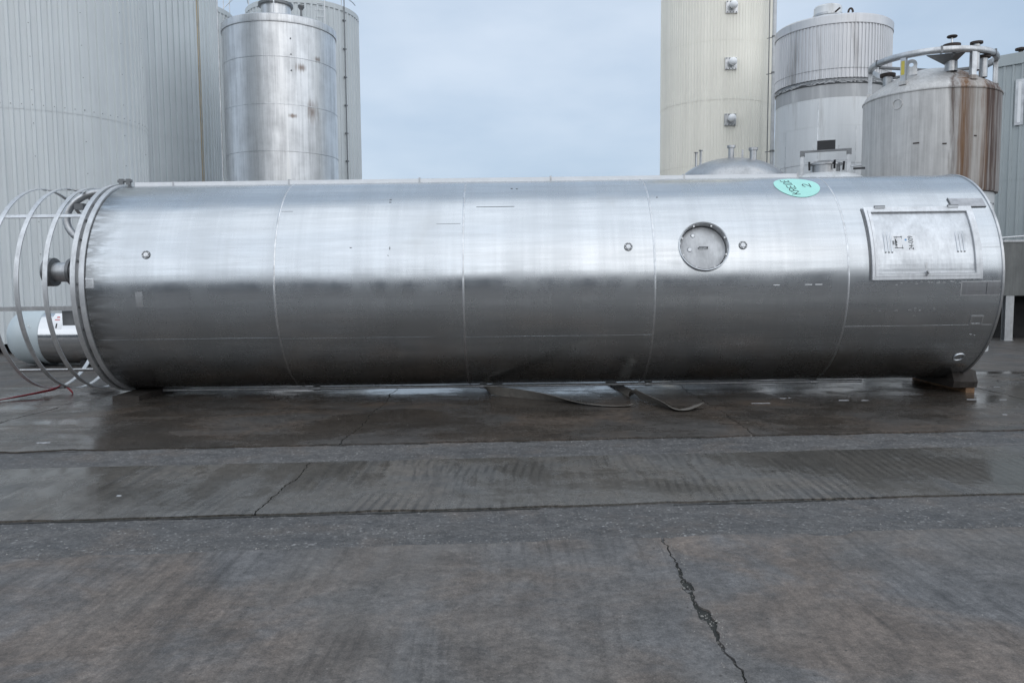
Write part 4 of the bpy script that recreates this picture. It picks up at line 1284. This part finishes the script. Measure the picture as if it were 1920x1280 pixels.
# small sight ports
for (x, p) in ((-4.656, 17.3), (1.494, 18.1), (2.956, 18.1)):
    a = radians(p)
    PM = Matrix.Translation(S(x, p)) @ Matrix.Rotation(-a, 4, 'X')

    def pl(name, prof, mat, parent, seg=32):
        mb = MB().lathe(prof, seg, 'Y')
        mb.v = [tuple(PM @ Vector(v)) for v in mb.v]
        return mb.build(name, mat, parent, True)
    ring = pl('sight_port', [(0.030, -0.012), (0.034, -0.014), (0.052, -0.014), (0.054, -0.010), (0.054, 0.006)], 'pipe_dark', tk)
    pl('port_plug', [(0.002, -0.020), (0.026, -0.019), (0.031, -0.012), (0.031, 0.0)], 'label', ring)
    for k in range(6):
        q = radians(30 + 60 * k)
        mb = MB()
        mb.lathe([(0.001, -0.022), (0.007, -0.022), (0.007, -0.012)], 6, 'Y', (0.043 * cos(q), 0, 0.043 * sin(q)))
        mb.v = [tuple(PM @ Vector(v)) for v in mb.v]
        mb.build('port_bolt', 'trim', ring)

# access door
curved(4.550, 4.562, -0.6, 38.6, -0.01, 0.014).build('door_gasket', 'pipe_dark', tk)
hf = curved(4.570, 5.965, 35.4, 38.5, 0.0, 0.040, 8).build('door_frame', 'frame', tk)
curved(4.570, 5.965, -0.5, 2.4, 0.0, 0.040, 8).build('frame_sill', 'frame', hf)
curved(4.570, 4.648, 2.41, 35.39, 0.0, 0.040).build('frame_side', 'frame', hf)
curved(5.885, 5.965, 2.41, 35.39, 0.0, 0.040).build('frame_side', 'frame', hf)
dr = curved(4.652, 5.881, 2.55, 35.25, 0.0, 0.012, 8).build('access_door', 'door', tk)
curved(4.652, 5.881, 2.55, 3.6, 0.012, 0.022, 8).build('door_lip', 'frame', dr)
curved(4.610, 5.930, 1.05, 1.2, 0.040, 0.042, 8).build('frame_groove', 'patch', hf)
curved(4.605, 4.611, 1.05, 36.4, 0.040, 0.042).build('frame_groove', 'patch', hf)
for x in (4.78, 5.73):
    curved(x - 0.065, x + 0.065, 37.5, 38.9, 0.040, 0.054, 2).build('hinge', 'trim', hf)
    MB().tube([S(x - 0.07, 38.6, 0.048), S(x + 0.07, 38.6, 0.048)], 0.012, 8).build('hinge_pin', 'pipe_dark', hf, True)
for xc in (4.80, 5.72):
    for k in (-1, 0, 1):
        x = xc + 0.042 * k
        # pressed louvre: a half round ridge with an open lower end
        mb = MB()
        rows = []
        for i in range(9):
            p = 13.4 + (24.2 - 13.4) * i / 8
            hgt = 0.011 * min(1.0, (8 - i) / 2.0)
            rows.append([S(x + 0.012 * cos(t), p, 0.0121 + hgt * sin(t)) for t in [pi * j / 6 for j in range(7)]])
        mb.grid(rows)
        lv = mb.build('louvre', 'door', dr, True)
        curved(x - 0.008, x + 0.008, 13.0, 13.5, 0.012, 0.0205, 1, 1).build('louvre_mouth', 'dark', lv)
lt = MB().tube([S(5.262, 3.0, 0.03), S(5.262, 3.0, 0.066)], 0.016, 10).build('door_latch', 'trim', dr, True)
MB().tube([S(5.245, 3.6, 0.06), S(5.262, 2.4, 0.068), S(5.235, 1.4, 0.062)], 0.010, 8).build('latch_lever', 'pipe_dark', lt, True)
curved(5.247, 5.277, 4.0, 8.0, 0.012, 0.016, 1).build('latch_plate', 'trim', dr)

# label with pictogram and number, printed sideways
LO = 0.0125
lb = curved(4.80 + 0.0, 5.155, 13.9, 22.2, 0.012, LO, 4).build('number_label', 'label', dr)


def strokes(name, segs, x0, p0, sx_, sp_, w, off, mat, parent):
    """polylines in (u, v) drawn on the shell; u runs up the shell, v towards -x (text turned a quarter left)"""
    mb = MB()
    for line in segs:
        P = [(x0 - v * sx_, p0 + u * sp_) for (u, v) in line]
        for (xa, pa), (xb_, pb) in zip(P[:-1], P[1:]):
            ya, yb = pa * pi / 180 * R, pb * pi / 180 * R
            d = hypot(xb_ - xa, yb - ya) or 1e-6
            nx_, ny_ = -(yb - ya) / d * w / 2, (xb_ - xa) / d * w / 2
            ex, ey = (xb_ - xa) / d * w * .3, (yb - ya) / d * w * .3
            q = [(xa - ex + nx_, ya - ey + ny_), (xa - ex - nx_, ya - ey - ny_), (xb_ + ex - nx_, yb + ey - ny_), (xb_ + ex + nx_, yb + ey + ny_)]
            mb.add([S(x, y / R * 180 / pi, off) for x, y in q], [(0, 1, 2, 3)])
    # keep every quad a hair above the one before it
    return mb.build(name, mat, parent)


# number as text mesh wrapped on the door
cu = bpy.data.curves.new('number', 'FONT')
cu.body = '24-009'
cu.size = 1.0
to = bpy.data.objects.new('number_text', cu)
COL.objects.link(to)
bpy.context.view_layer.update()
dg = bpy.context.evaluated_depsgraph_get()
tm = bpy.data.meshes.new_from_object(to.evaluated_get(dg))
bpy.data.objects.remove(to)
xs_t = [v.co.x for v in tm.vertices]
ys_t = [v.co.y for v in tm.vertices]
wx, hx_ = max(xs_t) - min(xs_t), max(ys_t) - min(ys_t)
for v in tm.vertices:
    u = (v.co.x - min(xs_t)) / wx
    h_ = (v.co.y - min(ys_t)) / hx_
    v.co = S(5.122 - h_ * 0.062, 14.5 + u * 7.2, LO + 0.0015)
tm.materials.clear()
tm.materials.append(MAT['ink'])
no_ = bpy.data.objects.new('number_print', tm)
COL.objects.link(no_)
no_.parent = lb
# pictogram of a tank on legs, lying on its side like the text
pic = [[(0.0, 0.62), (1.0, 0.62)], [(0.0, 0.02), (1.0, 0.02)], [(0.04, 0.02), (0.04, 0.95)], [(0.96, 0.02), (0.96, 0.95)], [(0.04, 0.80), (0.96, 0.80)],
       [(0.0, -0.06), (0.0, 0.10)], [(1.0, -0.06), (1.0, 0.10)], [(0.3, 0.62), (0.3, 0.8)], [(0.6, 0.62), (0.6, 0.8)], [(0.45, 0.62), (0.75, 0.8)]]
curved(4.916, 4.978, 15.6, 21.2, LO + 0.0004, LO + 0.0008, 1, 3).build('pictogram_fill', 'trim', lb)
strokes('tank_pictogram', pic, 4.982, 15.3, 0.105, 6.2, 0.007, LO + 0.0016, 'ink', lb)
curved(4.892, 4.909, 16.6, 20.0, LO + 0.0004, LO + 0.0008, 1, 2).build('pictogram_fill', 'ink', lb)
curved(4.858, 4.884, 17.2, 19.2, LO + 0.0004, LO + 0.0008, 1, 2).build('pictogram_fill', 'pipe_dark', lb)
curved(5.018, 5.042, 19.2, 20.2, LO + 0.0005, LO + 0.001, 1, 2).build('blue_dot', 'blue', lb)

# mint sticker with handwriting
mb = MB()
sxx, spp, sr = 3.865, 60.5, 0.30
ring_ = []
rows = []
for i in range(9):
    f = i / 8
    rows.append([S(sxx + sr * f * cos(2 * pi * j / 48), spp + math.degrees(sr * 1.03 * f * sin(2 * pi * j / 48) / R), 0.0045) for j in range(49)])
mb.grid(rows)
stk = mb.build('mint_sticker', 'green', tk, True)
K = {'K': [[(0, 0), (0, 1)], [(0.62, 1), (0, 0.42)], [(0.15, 0.55), (0.66, 0)]],
     'R': [[(0, 0), (0, 1), (0.5, 0.95), (0.58, 0.72), (0.45, 0.52), (0, 0.48)], [(0.25, 0.5), (0.62, 0)]],
     'E': [[(0.55, 1), (0, 1), (0, 0), (0.55, 0)], [(0, 0.52), (0.45, 0.52)]],
     'I': [[(0.12, 0), (0.12, 1)]],
     'D': [[(0, 0), (0, 1), (0.38, 0.92), (0.6, 0.6), (0.55, 0.25), (0.3, 0.03), (0, 0)]],
     '2': [[(0.05, 0.78), (0.2, 0.97), (0.45, 1.0), (0.62, 0.8), (0.55, 0.55), (0.0, 0.02), (0.7, 0.0)]]}
adv = {'K': 0.8, 'R': 0.8, 'E': 0.72, 'I': 0.4, 'D': 0.8}
u = 0.0
segs = []
for ch in 'KREIDE':
    for line in K[ch]:
        segs.append([((u + a_), b_ + 0.10 * u) for a_, b_ in line])
    u += adv[ch]
strokes('handwriting', segs, 3.845, 51.0, 0.105, 4.35, 0.011, 0.0062, 'ink', stk)
strokes('handwriting', [K['2'][0]], 4.045, 58.5, 0.10, 6.0, 0.013, 0.0062, 'ink', stk)

# patches, plates and marks


def chip(x, p, w, h, mat, seed):
    rc = random.Random(seed)
    k_ = 9
    mb_ = MB()
    pts_ = [(x + w * cos(2 * pi * j / k_) * rc.uniform(.35, 1.1), p + math.degrees(h / R) * sin(2 * pi * j / k_) * rc.uniform(.35, 1.1)) for j in range(k_)]
    mb_.add([S(a_, b_, 0.0035) for a_, b_ in pts_] + [S(a_, b_, -0.003) for a_, b_ in pts_],
            [tuple(range(k_))] + [(j, (j + 1) % k_, (j + 1) % k_ + k_, j + k_) for j in range(k_)])
    mb_.build('scratch', mat, tk)



pt = curved(5.74, 6.19, 39.3, 45.2, 0.0, 0.010, 3).build('patch_plate', 'patch', tk)
curved(5.735, 5.745, 39.0, 45.6, 0.0, 0.016, 1).build('plate_edge', 'pipe_dark', pt)
curved(5.745, 6.19, 39.0, 39.28, 0.0, 0.014, 3).build('plate_edge', 'pipe_dark', pt)
p2 = curved(5.73, 6.035, -8.4, -2.2, 0.0, 0.008, 3).build('patch_plate', 'patch', tk)
curved(6.045, 6.21, -8.4, -2.2, 0.0, 0.008, 3).build('patch_plate', 'patch', tk)
curved(5.715, 6.22, -9.0, -8.42, -0.001, 0.006, 3).build('patch_weld', 'weld', p2)
curved(5.715, 6.22, -2.18, -1.6, -0.001, 0.006, 3).build('patch_weld', 'weld', p2)
curved(5.712, 5.729, -8.41, -2.19, -0.001, 0.006, 1).build('patch_weld', 'weld', p2)
for (x0, x1, q0, q1) in ((5.905, 5.925, -24.6, -19.6), (6.055, 6.07, -24.6, -19.6), (5.926, 6.054, -20.3, -19.6), (5.926, 6.054, -24.6, -24.0)):
    curved(x0, x1, q0, q1, -0.001, 0.006, 1).build('bracket_outline', 'weld', tk)
mb = MB()
a = radians(-46.8)
PM = Matrix.Translation(S(5.97, -46.8)) @ Matrix.Rotation(-a, 4, 'X')
mb.lathe([(0.055, 0.0), (0.062, -0.012), (0.075, -0.012), (0.08, 0.002)], 28, 'Y')
mb.v = [tuple(PM @ Vector(v)) for v in mb.v]
mb.build('drain_ring', 'door', tk, True)
curved(-5.415, -5.31, 0.8, 1.5, -0.001, 0.007, 2).build('bracket_outline', 'weld', tk)
curved(-5.415, -5.31, 5.0, 5.7, -0.001, 0.007, 2).build('bracket_outline', 'weld', tk)
curved(-5.325, -5.31, 1.5, 5.0, -0.001, 0.007, 1).build('bracket_outline', 'weld', tk)
curved(-5.413, -5.326, 1.52, 4.98, -0.001, 0.003, 1).build('bracket_pad', 'trim', tk)
curved(-1.605, -1.575, 44.0, 53.0, 0.0, 0.0025, 1).build('tape_remnant', 'pipe_dark', tk)
curved(-4.79, -4.70, -9.0, -1.5, 0.0, 0.0025, 1).build('tape_remnant', 'trim', tk)
rs = random.Random(11)
for (x0, x1, p) in ((3.33, 3.41, -2.3), (3.73, 3.82, -2.3), (3.86, 3.95, -2.3)):
    curved(x0, x1, p - 0.18, p + 0.18, 0.0, 0.003, 1, 1).build('scratch', 'label', tk)
for k, (x, p, w, h) in enumerate(((4.72, -16.3, .012, .006), (4.93, -16.3, .026, .012), (5.10, -16.2, .026, .010), (5.17, -15.2, .016, .014), (5.17, -16.6, .014, .011),
                                  (5.23, -16.5, .014, .011), (5.41, -15.8, .018, .026), (5.17, -19.2, .03, .006), (5.98, -30.8, .024, .018), (6.03, -31.4, .014, .02),
                                  (-1.55, 19.0, .012, .03), (-2.05, 19.6, .022, .008), (0.02, 62, .02, .012), (0.09, 61.5, .02, .008), (1.94, 50, .016, .02), (-1.57, 15.2, .008, .012))):
    chip(x, p, w, h, 'weld' if p < 0 else 'pipe_dark', k)
for k in range(16):
    chip(4.9 + 0.055 * k + rs.uniform(-.03, .03), -1.6 - abs(rs.gauss(0, 0.7)), rs.uniform(.008, .035), rs.uniform(.003, .012), 'weld', 50 + k)
curved(-0.45, 0.05, 44.0, 44.25, 0.0, 0.002, 4, 1).build('scratch', 'pipe_dark', tk)
curved(-1.10, -0.65, 32.5, 32.8, 0.0, 0.002, 4, 1).build('scratch', 'pipe_dark', tk)
curved(-3.0, -2.85, 42.4, 42.7, 0.0, 0.002, 4, 1).build('scratch', 'pipe_dark', tk)

# ------------------------------------------------------------------ timber under the tank
MB().box(-5.42, -5.06, 10.70, 12.5, SLAB_Z, 0.082).build('timber_plank', 'wood_black')
tag(bpy.data.objects['timber_plank'], 'flat black plank under the left end of the lying tank', 'plank')
mb = MB()
prof = [(10.95, 0.086), (10.93, 0.17), (10.97, 0.26), (11.02, 0.335), (11.06, 0.33), (11.13, 0.262), (11.27, 0.202), (11.45, 0.166), (11.7, 0.152), (12.4, 0.152), (12.4, 0.086)]
rk = random.Random(21)
k = len(prof)
for x in (6.12, 6.20, 6.31, 6.39, 6.45):
    sh = 0.0 if 6.15 < x < 6.42 else 0.02
    mb.add([(x + rk.uniform(-.006, .006), y + sh * (1 if y < 11 else 0) + rk.uniform(-.006, .006), z - sh * (1 if z > 0.2 else 0) + rk.uniform(-.004, .003) * (z > .1)) for y, z in prof], [])
for r_ in range(4):
    mb.f += [(r_ * k + i, r_ * k + (i + 1) % k, (r_ + 1) * k + (i + 1) % k, (r_ + 1) * k + i) for i in range(k)]
mb.f += [tuple(range(k)), tuple(4 * k + i for i in range(k))]
tag(mb.build('wheel_chock', 'wood_black'), 'black wooden wedge against the right end of the lying tank', 'wedge')
tag(MB().box(6.30, 6.42, 10.97, 12.45, SLAB_Z, 0.0845).build('timber_beam', 'wood'), 'raw orange timber under the black wedge at the right', 'timber')


# ------------------------------------------------------------------ slings and strap
def ribbon(name, pts, width, mat, thick=0.006, sub=6):
    """pts: (x, y, z, roll) centre line; roll 0 lies flat, 90 stands on edge"""
    P = []
    m_ = len(pts)
    for i in range(m_ - 1):
        p0, p1, p2, p3 = [Vector(pts[max(0, min(m_ - 1, i + k_))]) for k_ in (-1, 0, 1, 2)]
        for j in range(sub):
            t = j / sub
            P.append(0.5 * ((2 * p1) + (p2 - p0) * t + (2 * p0 - 5 * p1 + 4 * p2 - p3) * t * t + (3 * p1 - p0 - 3 * p2 + p3) * t ** 3))
    P.append(Vector(pts[-1]))
    top, bot = [], []
    for i, p in enumerate(P):
        d = (P[min(i + 1, len(P) - 1)] - P[max(i - 1, 0)])
        d = Vector(d[:3]).normalized()
        side = d.cross(Vector((0, 0, 1))).normalized()
        up = side.cross(d)
        r_ = radians(p[3])
        w = side * cos(r_) + up * sin(r_)
        nrm = w.cross(d).normalized()
        c = Vector(p[:3])
        top.append([c + w * (f * width) + nrm * thick / 2 for f in (-.5, -.25, 0, .25, .5)])
        bot.append([c + w * (f * width) - nrm * thick / 2 for f in (-.5, -.25, 0, .25, .5)])
    mb = MB()
    mb.grid(top)
    mb.grid(bot, True)
    mb.grid([[top[i][0], bot[i][0]] for i in range(len(P))])
    mb.grid([[top[i][4], bot[i][4]] for i in range(len(P))])
    mb.grid([top[0], bot[0]])
    mb.grid([top[-1], bot[-1]])
    return mb.build(name, mat, None, True, 50)


gz = SLAB_Z
tag(ribbon('lifting_sling', [(-0.20, 12.2, gz + 0.02, 5), (-0.33, 11.5, gz + 0.035, 10), (-0.36, 11.15, gz + 0.06, 45), (-0.22, 10.98, gz + 0.063, 82), (0.10, 10.75, gz + 0.06, 76),
                             (0.50, 10.45, gz + 0.045, 50), (0.85, 10.2, gz + 0.02, 14), (1.15, 10.0, gz + 0.012, 6), (1.42, 9.95, gz + 0.012, 10), (1.5, 9.97, gz + 0.03, 18)], 0.125, 'sling'),
    'grey lifting sling on the ground under the tank middle, twisting on edge', 'sling', 'lifting slings on the ground')
tag(ribbon('lifting_sling', [(1.50, 12.3, gz + 0.02, 0), (1.56, 11.6, gz + 0.025, -12), (1.62, 11.05, gz + 0.03, -20), (1.64, 10.75, gz + 0.055, -45), (1.66, 10.55, gz + 0.07, 55), (1.76, 10.2, gz + 0.065, 52),
                             (1.90, 9.82, gz + 0.045, 40), (2.04, 9.62, gz + 0.014, 6), (2.2, 9.68, gz + 0.03, 12), (2.32, 9.78, gz + 0.06, 20)], 0.15, 'sling'),
    'grey lifting sling folded over, the right one of the two on the ground', 'sling', 'lifting slings on the ground')
rst = empty('ratchet_strap', (0, 0, 0))
tag(rst, 'red ratchet strap tied to the lowest railing hoop at the left', 'strap')
ribbon('strap_length', [(-9.6, 9.2, gz + 0.004, 0), (-8.2, 9.9, gz + 0.006, 3), (-7.15, 10.55, gz + 0.015, 12), (-6.85, 10.95, gz + 0.035, 30), (-6.62, 11.35, 0.085, 45), (-6.58, 11.5, 0.115, 55)], 0.05, 'red').parent = rst
ribbon('strap_tail', [(-6.60, 11.55, 0.115, 20), (-6.50, 11.50, 0.115, 60), (-6.38, 11.42, 0.06, 70), (-6.34, 11.40, gz + 0.012, 60)], 0.05, 'red').parent = rst
MB().box(-6.68, -6.50, 11.46, 11.52, 0.085, 0.12).build('ratchet_buckle', 'pipe_dark', rst)

# flat pale spots on the wet slab
spots = [(7.55, 11.15, 0.26, 0.02), (7.05, 11.5, 0.05, 0.012), (3.62, 10.55, 0.05, 0.012), (3.72, 10.6, 0.02, 0.01), (4.35, 10.35, 0.07, 0.012), (4.62, 10.33, 0.05, 0.01),
         (6.05, 10.35, 0.09, 0.012), (6.42, 10.32, 0.05, 0.012), (3.2, 10.15, 0.12, 0.01), (5.75, 9.2, 0.03, 0.012), (-4.75, 7.95, 0.07, 0.02), (-3.0, 5.95, 0.02, 0.015)]
for i, (x, y, w, d) in enumerate(spots):
    mb = MB()
    ks = 14
    mb.add([(x + w * cos(2 * pi * j / ks) * rs.uniform(.6, 1.1), y + d * sin(2 * pi * j / ks) * rs.uniform(.6, 1.3), SLAB_Z + 0.004) for j in range(ks)]
           + [(x + w * 1.05 * cos(2 * pi * j / ks), y + d * 1.1 * sin(2 * pi * j / ks), SLAB_Z - 0.002) for j in range(ks)],
           [tuple(range(ks))] + [(j, (j + 1) % ks, (j + 1) % ks + ks, j + ks) for j in range(ks)])
    mb.build('pale_spot', 'pale_mark', ground)
